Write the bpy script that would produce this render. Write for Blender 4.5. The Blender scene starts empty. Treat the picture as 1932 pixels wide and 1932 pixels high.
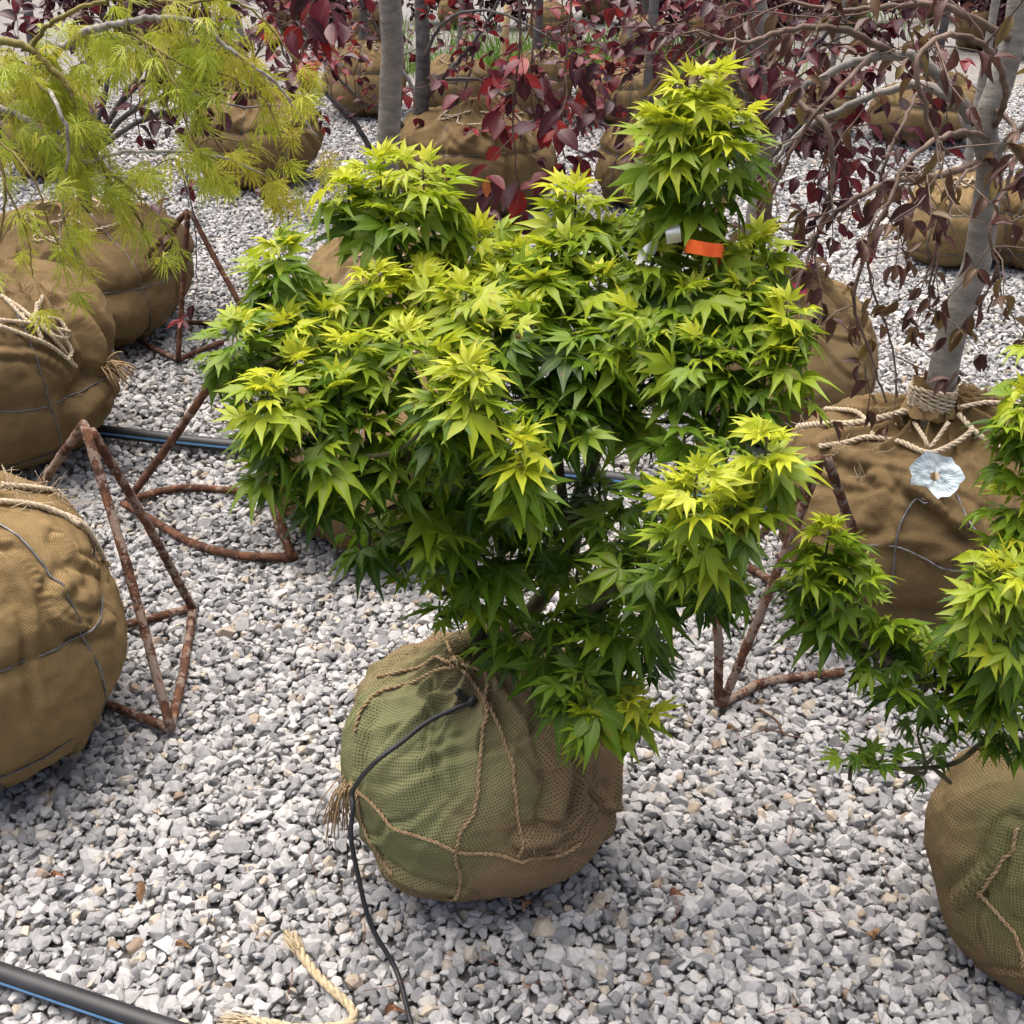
import bpy, bmesh, math, random
import numpy as np
from mathutils import Vector, Matrix, Euler

# ------------------------------------------------------------------ camera, sky, sun, exposure
scene = bpy.context.scene
col = scene.collection
R = math.radians
CAM_H, PITCH, F = 1.6, R(30.0), 2071.0 / 1932.0      # F in frame widths
cam_d = bpy.data.cameras.new('camera'); cam = bpy.data.objects.new('camera', cam_d); col.objects.link(cam)
cam.location = (0, 0, CAM_H); cam.rotation_euler = (R(90) - PITCH, 0, 0)
cam_d.sensor_width = 36; cam_d.lens = 36 * F; cam_d.clip_end = 2000; cam_d.clip_start = 0.02
scene.camera = cam

SUN_EL, SUN_AZ = R(76), R(-38)                        # light comes from beyond the yard, a little to the left
world = bpy.data.worlds.new('World'); scene.world = world; world.use_nodes = True
wn = world.node_tree.nodes; wl = world.node_tree.links
bg = wn['Background']; sky = wn.new('ShaderNodeTexSky'); sky.sky_type = 'NISHITA'; sky.sun_disc = False
sky.sun_elevation = SUN_EL; sky.sun_rotation = SUN_AZ
sky.air_density = 0.35; sky.dust_density = 7.0; sky.ozone_density = 0.3
wl.new(sky.outputs[0], bg.inputs[0]); bg.inputs[1].default_value = 0.12
sun_d = bpy.data.lights.new('sun', 'SUN'); sun = bpy.data.objects.new('sun', sun_d); col.objects.link(sun)
sun_d.energy = 1.3; sun_d.angle = R(75); sun_d.color = (1.0, 0.965, 0.91)
sdir = Vector((math.sin(SUN_AZ) * math.cos(SUN_EL), math.cos(SUN_AZ) * math.cos(SUN_EL), math.sin(SUN_EL)))
sun.rotation_euler = sdir.to_track_quat('Z', 'Y').to_euler(); sun.location = (0, 0, 12)
vs = scene.view_settings; vs.view_transform = 'Standard'; vs.look = 'None'; vs.exposure = 1.42; vs.gamma = 1.0
vs.use_curve_mapping = False
scene.render.engine = 'CYCLES'
scene.cycles.max_bounces = 5; scene.cycles.diffuse_bounces = 3; scene.cycles.glossy_bounces = 2; scene.cycles.transmission_bounces = 3; scene.cycles.transparent_max_bounces = 4
scene.cycles.caustics_reflective = False; scene.cycles.caustics_refractive = False

# ------------------------------------------------------------------ helpers: survey points
# plan() reads a point of the survey grid (1932 units across the view) on the level z, at(..) at distance Y
CP, SP = math.cos(PITCH), math.sin(PITCH)
FP = 2071.0
def ray(x, y):
    u = (x - 966) / FP; v = -(y - 966) / FP
    return np.array([u, CP + v * SP, -SP + v * CP])
def plan(x, y, z=0.0):
    d = ray(x, y); t = (z - CAM_H) / d[2]
    return np.array([0, 0, CAM_H]) + d * t
def at(x, y, Y):
    d = ray(x, y); t = Y / d[1]
    return np.array([0, 0, CAM_H]) + d * t
def proj(P):
    P = np.asarray(P, float); q = P - np.array([0, 0, CAM_H])
    dep = q[..., 1] * CP - q[..., 2] * SP
    up = q[..., 1] * SP + q[..., 2] * CP
    dep = np.where(np.abs(dep) < 1e-6, 1e-6, dep)
    return np.stack([966 + FP * q[..., 0] / dep, 966 - FP * up / dep, dep], -1)

rng = np.random.default_rng(11)
random.seed(11)

def hash3(i, j, k, seed):
    h = (i * 374761393 + j * 668265263 + k * 2147483647 + seed * 144665) & 0xffffffff
    h = ((h ^ (h >> 13)) * 1274126177) & 0xffffffff
    h = h ^ (h >> 16)
    return (h & 0xffff) / 65535.0 * 2 - 1
def vnoise(P, freq, seed=0):
    P = np.asarray(P, float) * freq
    i = np.floor(P).astype(np.int64); f = P - i; f = f * f * (3 - 2 * f)
    out = 0
    for a in (0, 1):
        wa = f[..., 0] if a else 1 - f[..., 0]
        for b in (0, 1):
            wb = f[..., 1] if b else 1 - f[..., 1]
            for c in (0, 1):
                wc = f[..., 2] if c else 1 - f[..., 2]
                out = out + wa * wb * wc * hash3(i[..., 0] + a, i[..., 1] + b, i[..., 2] + c, seed)
    return out

STUFF = ('loose_fibre', 'twigs', 'frayed_end', 'frayed_cloth')
class MB:
    """collects triangles for ONE mesh object"""
    def __init__(s): s.v = []; s.t = []; s.a = []; s.b = []; s.n = 0
    def add(s, V, T, tint=0.0, mid=0.0):
        V = np.asarray(V, float); T = np.asarray(T, int)
        s.v.append(V); s.t.append(T + s.n); s.n += len(V)
        s.a.append(np.broadcast_to(np.asarray(tint, float), (len(V),)))
        s.b.append(np.broadcast_to(np.asarray(mid, float), (len(V),)))
    def tube(s, pts, r, sides=8, tint=0.0, cap=True):
        pts = np.asarray(pts, float); n = len(pts)
        r = np.broadcast_to(np.asarray(r, float), (n,))
        tan = np.gradient(pts, axis=0); tan /= np.linalg.norm(tan, axis=1)[:, None] + 1e-12
        ref = np.array([0, 0, 1.0]) if abs(tan[0][2]) < .9 else np.array([1.0, 0, 0])
        ang = np.linspace(0, 2 * math.pi, sides, endpoint=False)
        V = []
        for k in range(n):
            ref = ref - tan[k] * ref.dot(tan[k]); ref /= np.linalg.norm(ref) + 1e-12
            bi = np.cross(tan[k], ref)
            V.append(pts[k] + r[k] * (np.cos(ang)[:, None] * ref + np.sin(ang)[:, None] * bi))
        V = np.concatenate(V)
        T = []
        for k in range(n - 1):
            for j in range(sides):
                a = k * sides + j; b = k * sides + (j + 1) % sides
                T += [(a, b, b + sides), (a, b + sides, a + sides)]
        if cap:
            for j in range(1, sides - 1):
                T.append((0, j + 1, j)); e = (n - 1) * sides; T.append((e, e + j, e + j + 1))
        s.add(V, T, tint)
    def build(s, name, mat, parent=None, smooth=True, uv=None):
        me = bpy.data.meshes.new(name)
        V = np.concatenate(s.v); T = np.concatenate(s.t)
        fill_mesh(me, V, T, np.concatenate(s.a), np.concatenate(s.b), smooth)
        me.materials.append(mat)
        o = link(name, me, parent)
        if name in STUFF: o['kind'] = 'stuff'
        return o

def fill_mesh(me, V, T, tint=None, mid=None, smooth=True, uv=None):
    me.vertices.add(len(V)); me.vertices.foreach_set('co', np.asarray(V, np.float32).ravel())
    me.loops.add(len(T) * 3); me.loops.foreach_set('vertex_index', np.asarray(T, np.int32).ravel())
    me.polygons.add(len(T))
    me.polygons.foreach_set('loop_start', np.arange(0, len(T) * 3, 3, dtype=np.int32))
    me.polygons.foreach_set('loop_total', np.full(len(T), 3, np.int32))
    me.polygons.foreach_set('use_smooth', np.full(len(T), smooth, bool))
    me.update(calc_edges=True)
    for nm, d in (('tint', tint), ('mid', mid)):
        if d is not None:
            at_ = me.attributes.new(nm, 'FLOAT', 'POINT'); at_.data.foreach_set('value', np.asarray(d, np.float32))
    if uv is not None:
        l = me.uv_layers.new(name='UVMap')
        l.data.foreach_set('uv', np.asarray(uv, np.float32)[np.asarray(T).ravel()].ravel())
def link(name, me, parent=None):
    o = bpy.data.objects.new(name, me); col.objects.link(o)
    if parent is not None:
        o.parent = parent
        b = base_of(parent); o.location = (-b[0], -b[1], -b[2])      # meshes are made in world metres
    return o
def base_of(o):
    b = np.array(o.location)
    if o.parent is not None: b = b + base_of(o.parent)
    return b
def thing(name, label, cat, loc=(0, 0, 0), group=None):
    o = bpy.data.objects.new(name, None); col.objects.link(o); o.location = [float(v) for v in loc]
    o.empty_display_size = .05
    return tag(o, label, cat, group)
def tag(o, label, cat, group=None):
    o['label'] = label; o['category'] = cat
    if group: o['group'] = group
    return o
def spline(pts, n=8):
    """Catmull-Rom through 3D points"""
    P = np.asarray(pts, float)
    if len(P) < 3: return np.array([P[0] + (P[-1] - P[0]) * k / n for k in range(n + 1)])
    P = np.vstack([2 * P[0] - P[1], P, 2 * P[-1] - P[-2]])
    out = []
    for i in range(1, len(P) - 2):
        for k in range(n):
            t = k / n
            out.append(.5 * (2 * P[i] + (P[i + 1] - P[i - 1]) * t + (2 * P[i - 1] - 5 * P[i] + 4 * P[i + 1] - P[i + 2]) * t * t
                             + (3 * P[i] - P[i - 1] - 3 * P[i + 1] + P[i + 2]) * t ** 3))
    out.append(P[-2]); return np.array(out)
def nrm(v): v = np.asarray(v, float); return v / (np.linalg.norm(v) + 1e-12)
def rope(mb, path, r, strands=3, pitch=.03, sides=5, tint=0.0, spread=1.0):
    """laid rope: strands wound round a path"""
    path = np.asarray(path, float)
    seg = np.linalg.norm(np.diff(path, axis=0), axis=1); s = np.concatenate([[0], np.cumsum(seg)])
    n = max(8, int(s[-1] / (pitch / 7))); q = np.linspace(0, s[-1], n)
    P = np.stack([np.interp(q, s, path[:, k]) for k in range(3)], 1)
    tan = np.gradient(P, axis=0); tan /= np.linalg.norm(tan, axis=1)[:, None] + 1e-12
    ref = nrm(np.cross(tan[0], [.3, .2, 1])); 
    U = []
    for k in range(n):
        ref = nrm(ref - tan[k] * ref.dot(tan[k])); U.append(ref)
    U = np.array(U); B = np.cross(tan, U)
    for j in range(strands):
        a = 2 * math.pi * (q / pitch + j / strands)
        rr = r * .52 * (spread if np.isscalar(spread) else np.interp(q / s[-1], np.linspace(0, 1, len(spread)), spread))
        mb.tube(P + (rr * np.cos(a))[:, None] * U + (rr * np.sin(a))[:, None] * B, r * .56, sides, tint)

# ------------------------------------------------------------------ materials
def mat(name):
    m = bpy.data.materials.new(name); m.use_nodes = True
    n = m.node_tree.nodes; l = m.node_tree.links
    return m, n, l, n['Principled BSDF']
def ramp(n, stops):
    r = n.new('ShaderNodeValToRGB'); e = r.color_ramp.elements
    while len(e) < len(stops): e.new(.5)
    for k, (p, c) in enumerate(stops): e[k].position = p; e[k].color = (*c, 1)
    return r
def noise(n, l, scale, detail=4, rough=.6, coord=None, dist=0.0):
    t = n.new('ShaderNodeTexNoise'); t.inputs['Scale'].default_value = scale
    t.inputs['Detail'].default_value = detail; t.inputs['Roughness'].default_value = rough
    t.inputs['Distortion'].default_value = dist
    if coord is not None: l.new(coord, t.inputs['Vector'])
    return t
def mth(n, l, op, a, b=None, clamp=False):
    m = n.new('ShaderNodeMath'); m.operation = op; m.use_clamp = clamp
    for k, x in enumerate((a, b)):
        if x is None: continue
        if isinstance(x, (int, float)): m.inputs[k].default_value = x
        else: l.new(x, m.inputs[k])
    return m.outputs[0]
def mixc(n, l, fac, a, b, mode='MIX'):
    m = n.new('ShaderNodeMix'); m.data_type = 'RGBA'; m.blend_type = mode
    for k, x in ((0, fac), (6, a), (7, b)):
        if isinstance(x, (int, float)): m.inputs[k].default_value = x
        elif isinstance(x, tuple): m.inputs[k].default_value = (*x, 1)
        else: l.new(x, m.inputs[k])
    return m.outputs[2]
def bump(n, l, h, dist, strength=1.0, bsdf=None):
    b = n.new('ShaderNodeBump'); b.inputs['Distance'].default_value = dist; b.inputs['Strength'].default_value = strength
    l.new(h, b.inputs['Height'])
    if bsdf: l.new(b.outputs[0], bsdf.inputs['Normal'])
    return b
def coords(n, kind='Object'):
    return n.new('ShaderNodeTexCoord').outputs[kind]

def leaf_material(name, stops, transl=.35, rough=.5, vein=(.35, .45, .1), vein_amt=.35, brown=(.16, .07, .02), brown_amt=.25):
    m, n, l, b = mat(name)
    a = n.new('ShaderNodeAttribute'); a.attribute_name = 'tint'
    v = n.new('ShaderNodeAttribute'); v.attribute_name = 'mid'
    c = ramp(n, stops); l.new(a.outputs['Fac'], c.inputs[0])
    geo = n.new('ShaderNodeNewGeometry')
    nz = noise(n, l, 45, 3, .6, geo.outputs['Position'])
    cc = mixc(n, l, mth(n, l, 'MULTIPLY', nz.outputs[0], .35), c.outputs[0], (0.5, 0.5, 0.5), 'SOFT_LIGHT')
    vv = mth(n, l, 'MULTIPLY', mth(n, l, 'POWER', v.outputs['Fac'], 9.0), vein_amt)
    cc = mixc(n, l, vv, cc, vein)
    nb = noise(n, l, 42, 3, .6, geo.outputs['Position'])
    edge = mth(n, l, 'MULTIPLY', mth(n, l, 'GREATER_THAN', nb.outputs[0], .66), brown_amt)
    cc = mixc(n, l, edge, cc, brown)
    l.new(cc, b.inputs['Base Color']); b.inputs['Roughness'].default_value = rough
    b.inputs['Specular IOR Level'].default_value = .35
    bump(n, l, nz.outputs[0], .002, .4, b)
    t = n.new('ShaderNodeBsdfTranslucent'); l.new(cc, t.inputs[0])
    mx = n.new('ShaderNodeMixShader'); mx.inputs[0].default_value = transl
    l.new(b.outputs[0], mx.inputs[1]); l.new(t.outputs[0], mx.inputs[2])
    l.new(mx.outputs[0], n['Material Output'].inputs[0])
    return m

def burlap_material(name, base, dark, spacing=.0045, hole=.5, stain=None, stain_at=None, soil=(.05, .028, .012)):
    m, n, l, b = mat(name)
    tc = n.new('ShaderNodeTexCoord'); uv = tc.outputs['UV']; ob = tc.outputs['Object']
    dn = noise(n, l, 14, 2, .5, ob)
    d2 = n.new('ShaderNodeVectorMath'); d2.operation = 'MULTIPLY_ADD'
    l.new(dn.outputs['Color'], d2.inputs[0]); d2.inputs[1].default_value = (.014, .014, .014); l.new(uv, d2.inputs[2])
    sc = n.new('ShaderNodeVectorMath'); sc.operation = 'SCALE'; l.new(d2.outputs[0], sc.inputs[0]); sc.inputs['Scale'].default_value = 2 * math.pi / spacing
    rt = n.new('ShaderNodeVectorRotate'); rt.rotation_type = 'Z_AXIS'; rt.inputs['Angle'].default_value = R(20); l.new(sc.outputs[0], rt.inputs['Vector'])
    sp = n.new('ShaderNodeSeparateXYZ'); l.new(rt.outputs[0], sp.inputs[0])
    su = mth(n, l, 'SINE', sp.outputs[0]); sv = mth(n, l, 'SINE', sp.outputs[1])
    mn = mth(n, l, 'MINIMUM', su, sv)
    hm = n.new('ShaderNodeMapRange'); hm.inputs[1].default_value = -.15; hm.inputs[2].default_value = .55; l.new(mn, hm.inputs[0])
    big = noise(n, l, 5, 5, .62, ob, .4); fine = noise(n, l, 70, 3, .7, ob)
    thr = noise(n, l, 220, 2, .5, uv)
    cr = ramp(n, [(.3, dark), (.62, base)]); l.new(big.outputs[0], cr.inputs[0])
    c = mixc(n, l, mth(n, l, 'MULTIPLY', fine.outputs[0], .7), cr.outputs[0], tuple(x * .55 for x in base))
    c = mixc(n, l, mth(n, l, 'MULTIPLY', thr.outputs[0], .35), c, tuple(min(1, x * 1.35) for x in base))
    if stain is not None:
        off = n.new('ShaderNodeVectorMath'); off.operation = 'DISTANCE'; l.new(ob, off.inputs[0]); off.inputs[1].default_value = stain_at[0]
        e = mth(n, l, 'ADD', off.outputs['Value'], mth(n, l, 'MULTIPLY', mth(n, l, 'SUBTRACT', big.outputs[0], .5), .35))
        mr = n.new('ShaderNodeMapRange'); mr.inputs[1].default_value = stain_at[1]; mr.inputs[2].default_value = stain_at[1] * .45; l.new(e, mr.inputs[0])
        c = mixc(n, l, mth(n, l, 'MULTIPLY', mr.outputs[0], stain_at[2]), c, stain)
    c = mixc(n, l, mth(n, l, 'MULTIPLY', hm.outputs[0], hole), c, soil)
    l.new(c, b.inputs['Base Color']); b.inputs['Roughness'].default_value = .92; b.inputs['Specular IOR Level'].default_value = .1
    h = mth(n, l, 'ADD', mth(n, l, 'MULTIPLY', hm.outputs[0], -.6), mth(n, l, 'MULTIPLY', fine.outputs[0], 1.2))
    bump(n, l, h, .0025, .8, b)
    return m

def simple(name, c1, c2, scale, rough=.8, bdist=.001, metal=0.0, stretch=None, spec=.3, thr=(.35, .65)):
    m, n, l, b = mat(name); ob = coords(n)
    if stretch:
        mp = n.new('ShaderNodeMapping'); mp.inputs['Scale'].default_value = stretch; l.new(ob, mp.inputs[0]); ob = mp.outputs[0]
    t = noise(n, l, scale, 5, .65, ob); r = ramp(n, [(thr[0], c1), (thr[1], c2)]); l.new(t.outputs[0], r.inputs[0])
    l.new(r.outputs[0], b.inputs['Base Color']); b.inputs['Roughness'].default_value = rough; b.inputs['Metallic'].default_value = metal
    b.inputs['Specular IOR Level'].default_value = spec
    bump(n, l, t.outputs[0], bdist, .8, b)
    return m

M = {}
M['maple'] = leaf_material('maple_leaf', [(0, (.036, .092, .007)), (.28, (.115, .215, .012)), (.55, (.26, .355, .018)), (.8, (.47, .52, .028)), (1, (.62, .60, .04))], .42, .45, brown=(.20, .11, .03), brown_amt=.5)
M['lace'] = leaf_material('laceleaf', [(0, (.16, .28, .025)), (.5, (.42, .50, .055)), (.8, (.54, .54, .07)), (1, (.55, .49, .07))], .45, .5, (.4, .4, .12), .2)
M['beech'] = leaf_material('purple_beech_leaf', [(0, (.028, .008, .013)), (.45, (.07, .014, .022)), (.75, (.17, .014, .018)), (.9, (.27, .02, .015)), (1, (.30, .09, .02))], .3, .38, (.2, .07, .09), .45, (.09, .04, .04))
M['bronze'] = leaf_material('bronze_beech_leaf', [(0, (.055, .024, .022)), (.5, (.10, .045, .032)), (.8, (.12, .075, .03)), (1, (.18, .14, .04))], .3, .38, (.18, .09, .07), .4, (.07, .035, .02))
M['wood'] = simple('maple_stem', (.035, .028, .016), (.10, .10, .045), 30, .85, .002)
M['olive_wood'] = simple('olive_stem', (.13, .11, .03), (.26, .22, .07), 25, .8, .001)
M['lichen_wood'] = simple('pale_lichen_stem', (.16, .14, .11), (.46, .44, .40), 45, .9, .002)
M['trunk'] = simple('grey_beech_bark', (.165, .155, .135), (.28, .265, .235), 16, .9, .006, stretch=(1, 1, 2.6))
M['dark_trunk'] = simple('dark_bark', (.05, .045, .045), (.14, .13, .125), 14, .85, .003, stretch=(1, 1, 2))
M['twig'] = simple('red_brown_twig', (.05, .025, .018), (.13, .07, .045), 30, .7, .001)
M['tan_twig'] = simple('brown_twig', (.085, .055, .040), (.20, .145, .11), 22, .7, .001)
M['twine'] = simple('jute_twine', (.20, .13, .065), (.42, .31, .18), 160, .95, .001)
M['pale_twine'] = simple('pale_sisal', (.36, .29, .19), (.60, .52, .39), 120, .95, .001)
M['new_rope'] = simple('new_sisal_rope', (.36, .28, .16), (.58, .49, .33), 140, .9, .001)
M['wire'] = simple('dull_steel_wire', (.10, .10, .10), (.22, .22, .22), 60, .5, .0005, .6)
M['rust'] = None
def rust_material(name, pale):
    m, n, l, b = mat(name); ob = coords(n)
    t = noise(n, l, 38, 6, .7, ob); t2 = noise(n, l, 24, 5, .7, ob); t3 = noise(n, l, 130, 3, .6, ob)
    r = ramp(n, [(.30, (.030, .016, .012)), (.50, (.095, .046, .030)), (.62, (.17, .080, .042)), (.74, (.30, .13, .055))])
    l.new(t.outputs[0], r.inputs[0])
    k = mth(n, l, 'MULTIPLY', mth(n, l, 'GREATER_THAN', mth(n, l, 'ADD', t2.outputs[0], mth(n, l, 'MULTIPLY', t3.outputs[0], .25)), .64 if pale else .74), .7)
    c = mixc(n, l, k, r.outputs[0], (.27, .215, .175))
    l.new(c, b.inputs['Base Color']); b.inputs['Roughness'].default_value = .9; b.inputs['Specular IOR Level'].default_value = .2
    bump(n, l, mth(n, l, 'ADD', t.outputs[0], t3.outputs[0]), .003, .9, b)
    return m
M['rust'] = rust_material('scaly_rust', True); M['rust_dark'] = rust_material('dark_rust', False)
M['black_plastic'] = simple('black_polyethylene', (.010, .011, .013), (.022, .023, .026), 12, .5, .0005, spec=.5)
M['blue_stripe'] = simple('blue_stripe', (.10, .28, .52), (.14, .34, .60), 30, .4, .0003, spec=.5)
M['orange'] = simple('orange_ribbon', (.85, .10, .015), (.95, .16, .02), 30, .35, .0003, spec=.5)
M['white_tag'] = simple('white_plastic', (.72, .75, .78), (.85, .86, .86), 20, .4, .0003)
M['paper'] = simple('pale_blue_paper', (.55, .70, .75), (.78, .86, .88), 26, .6, .002)
M['pink'] = simple('pink_label', (.50, .05, .09), (.62, .10, .14), 20, .5, .0003)
M['dead_leaf'] = simple('dead_leaf', (.13, .065, .03), (.30, .19, .10), 40, .8, .002)
M['red_dead'] = simple('russet_leaf', (.12, .05, .025), (.24, .11, .06), 40, .8, .002)
M['needle'] = simple('pine_needle', (.14, .05, .025), (.30, .13, .07), 20, .8, .0005)
M['grass'] = leaf_material('grass_blade', [(0, (.06, .15, .02)), (1, (.22, .36, .05))], .3, .5, (.2, .3, .1), .1)
M['stake'] = simple('pale_wood_stake', (.36, .26, .12), (.52, .40, .20), 20, .8, .001, stretch=(1, 1, .2))
M['burlap_moss'] = burlap_material('burlap_open_weave', (.27, .195, .108), (.15, .104, .056), .0056, .70, (.20, .225, .105), ((-.15, -.13, .35), .29, .85))
M['burlap_moss2'] = burlap_material('burlap_open_weave_olive', (.225, .165, .085), (.135, .098, .05), .0056, .68, (.15, .165, .07), ((-.10, -.12, .33), .22, .7))
M['burlap_gold'] = burlap_material('burlap_golden', (.29, .205, .095), (.155, .106, .05), .0040, .7)
M['burlap_brown'] = burlap_material('burlap_brown', (.225, .158, .076), (.11, .074, .036), .0034, .4)
M['burlap_far'] = burlap_material('burlap_pale_brown', (.30, .215, .105), (.15, .102, .048), .0034, .35)

# ------------------------------------------------------------------ the ground: a sheet, 300 stones of its own, and the gravel
def stone_mat():
    m, n, l, b = mat('crushed_limestone')
    oi = n.new('ShaderNodeObjectInfo'); tc = n.new('ShaderNodeTexCoord'); geo = n.new('ShaderNodeNewGeometry')
    r = ramp(n, [(0, (.17, .173, .178)), (.30, (.275, .278, .28)), (.62, (.37, .37, .367)), (.90, (.48, .473, .458)), (.96, (.36, .325, .26)), (.982, (.47, .41, .33)), (1, (.24, .18, .13))])
    l.new(oi.outputs['Random'], r.inputs[0])
    t = noise(n, l, 60, 5, .7, geo.outputs['Position']); t2 = noise(n, l, 260, 3, .6, geo.outputs['Position'])
    c = mixc(n, l, .42, r.outputs[0], t.outputs[0], 'OVERLAY')
    big = noise(n, l, .9, 3, .6, geo.outputs['Position'])
    k = n.new('ShaderNodeMapRange'); k.inputs[1].default_value = .55; k.inputs[2].default_value = .8; l.new(big.outputs[0], k.inputs[0])
    c = mixc(n, l, mth(n, l, 'MULTIPLY', k.outputs[0], .35), c, (.38, .34, .27))
    l.new(c, b.inputs['Base Color']); b.inputs['Roughness'].default_value = .82; b.inputs['Specular IOR Level'].default_value = .3
    bump(n, l, mth(n, l, 'ADD', t.outputs[0], mth(n, l, 'MULTIPLY', t2.outputs[0], .5)), .0035, .7, b)
    return m
M['stone'] = stone_mat()
def ground_mat():
    m, n, l, b = mat('gravel_bed'); geo = n.new('ShaderNodeNewGeometry'); p = geo.outputs['Position']
    v = n.new('ShaderNodeTexVoronoi'); v.inputs['Scale'].default_value = 38; l.new(p, v.inputs['Vector'])
    big = noise(n, l, .35, 4, .6, p); fine = noise(n, l, 9, 5, .7, p)
    a = ramp(n, [(0, (.10, .10, .098)), (.5, (.17, .166, .158)), (1, (.25, .243, .228))]); l.new(v.outputs['Color'], a.inputs[0])
    k = n.new('ShaderNodeMapRange'); k.inputs[1].default_value = .42; k.inputs[2].default_value = .66; l.new(big.outputs[0], k.inputs[0])
    c = mixc(n, l, mth(n, l, 'MULTIPLY', k.outputs[0], .6), a.outputs[0], (.20, .18, .15))
    c = mixc(n, l, .35, c, fine.outputs[0], 'OVERLAY')
    l.new(c, b.inputs['Base Color']); b.inputs['Roughness'].default_value = .95
    bump(n, l, v.outputs['Distance'], .012, .8, b)
    return m
M['ground'] = ground_mat()
GZ = -.030
g = MB()
xs = [-400, -40, -12, -6, -3, 0, 3, 6, 12, 40, 400]; ys = [-60, -8, -2, 0, 2, 4, 6, 9, 13, 20, 40, 120, 600]
GV = np.array([[x, y, GZ] for y in ys for x in xs]); nx = len(xs)
GT = [t for j in range(len(ys) - 1) for i in range(nx - 1) for t in ((j * nx + i, j * nx + i + 1, (j + 1) * nx + i + 1), (j * nx + i, (j + 1) * nx + i + 1, (j + 1) * nx + i))]
g.add(GV, GT); ground = g.build('gravel_ground', M['ground'], None, False); ground['kind'] = 'structure'
ground['label'] = 'pale grey gravel ground of the nursery yard'

stone_meshes = []
for k in range(14):
    rr = np.random.default_rng(100 + k)
    bm = bmesh.new()
    sx, sy, sz = 1, rr.uniform(.62, .95), rr.uniform(.42, .72)
    for q in range(15):
        d = nrm(rr.normal(size=3)); d *= rr.uniform(.78, 1.0)
        bm.verts.new((d[0] * sx, d[1] * sy, d[2] * sz))
    bmesh.ops.convex_hull(bm, input=bm.verts)
    loose = [v for v in bm.verts if not v.link_faces]
    if loose: bmesh.ops.delete(bm, geom=loose, context='VERTS')
    bmesh.ops.dissolve_limit(bm, angle_limit=R(14), verts=bm.verts, edges=bm.edges)
    bmesh.ops.bevel(bm, geom=bm.edges[:], offset=.055, segments=1, affect='EDGES', clamp_overlap=True)
    bmesh.ops.triangulate(bm, faces=bm.faces)
    me = bpy.data.meshes.new('stone'); bm.to_mesh(me); bm.free(); me.materials.append(M['stone']); stone_meshes.append(me)

def stone_points(y0, y1, sp, size, seed):
    rr = np.random.default_rng(seed)
    yy = np.arange(y0, y1, sp * .866); out = []
    for j, y in enumerate(yy):
        w = .56 * y + .75
        x = np.arange(-w, w, sp) + (sp * .5 if j % 2 else 0)
        out.append(np.stack([x + rr.normal(0, sp * .28, len(x)), y + rr.normal(0, sp * .28, len(x)), np.zeros(len(x))], 1))
    P = np.concatenate(out); n = len(P)
    s = size * np.exp(rr.normal(0, .30, n)); s = np.clip(s, size * .5, size * 2.1)
    P[:, 2] = -.006 - s * .35 + rr.normal(0, .0035, n)
    P[:, 2] += .006 * vnoise(P, 2.2, 4)
    rot = np.stack([rr.normal(0, .45, n), rr.normal(0, .45, n), rr.uniform(0, 6.28, n)], 1)
    scl = s[:, None] * np.stack([np.ones(n), rr.uniform(.8, 1.15, n), rr.uniform(.85, 1.25, n)], 1)
    return P, rot, scl
small = stone_points(.42, 2.6, .0165, .0098, 7); small[0][:, 2] -= .011
sets = [small, stone_points(.42, 3.0, .0184, .0163, 1), stone_points(3.0, 6.2, .0230, .0172, 2), stone_points(6.2, 10.5, .034, .0215, 3)]
P = np.concatenate([s[0] for s in sets]); RO = np.concatenate([s[1] for s in sets]); SC = np.concatenate([s[2] for s in sets])
IDX = np.random.default_rng(9).integers(0, 14, len(P))
pp = proj(P); infr = (pp[:, 0] > 8) & (pp[:, 0] < 1924) & (pp[:, 1] < 1924) & (pp[:, 1] > 1300)
score = np.where(infr, SC[:, 0] / pp[:, 2], -1); big300 = np.argsort(-score)[:300]
for k in big300:
    o = bpy.data.objects.new('stone', stone_meshes[IDX[k]]); col.objects.link(o); o.parent = ground
    o.location = P[k]; o.rotation_euler = RO[k]; o.scale = SC[k]
keep = np.ones(len(P), bool); keep[big300] = False
P, RO, SC, IDX = P[keep], RO[keep], SC[keep], IDX[keep]
me = bpy.data.meshes.new('gravel'); me.vertices.add(len(P)); me.vertices.foreach_set('co', P.astype(np.float32).ravel())
for nm, ty, d, key in (('rot', 'FLOAT_VECTOR', RO, 'vector'), ('scl', 'FLOAT_VECTOR', SC, 'vector'), ('idx', 'INT', IDX, 'value')):
    a = me.attributes.new(nm, ty, 'POINT'); a.data.foreach_set(key, np.asarray(d, np.int32 if ty == 'INT' else np.float32).ravel())
gravel = bpy.data.objects.new('gravel', me); col.objects.link(gravel); gravel.parent = ground; gravel['kind'] = 'stuff'
vc = bpy.data.collections.new('stone_variants')
for k, sm in enumerate(stone_meshes):
    vc.objects.link(bpy.data.objects.new('stone_shape_%02d' % k, sm))
ng = bpy.data.node_groups.new('gravel_scatter', 'GeometryNodeTree')
ng.interface.new_socket('Geometry', in_out='INPUT', socket_type='NodeSocketGeometry')
ng.interface.new_socket('Geometry', in_out='OUTPUT', socket_type='NodeSocketGeometry')
N, L = ng.nodes, ng.links
gi, go = N.new('NodeGroupInput'), N.new('NodeGroupOutput'); iop = N.new('GeometryNodeInstanceOnPoints')
ci = N.new('GeometryNodeCollectionInfo'); ci.inputs[0].default_value = vc; ci.inputs[1].default_value = True; ci.inputs[2].default_value = True
def na(nm, ty):
    a = N.new('GeometryNodeInputNamedAttribute'); a.data_type = ty; a.inputs[0].default_value = nm; return a.outputs[0]
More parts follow.
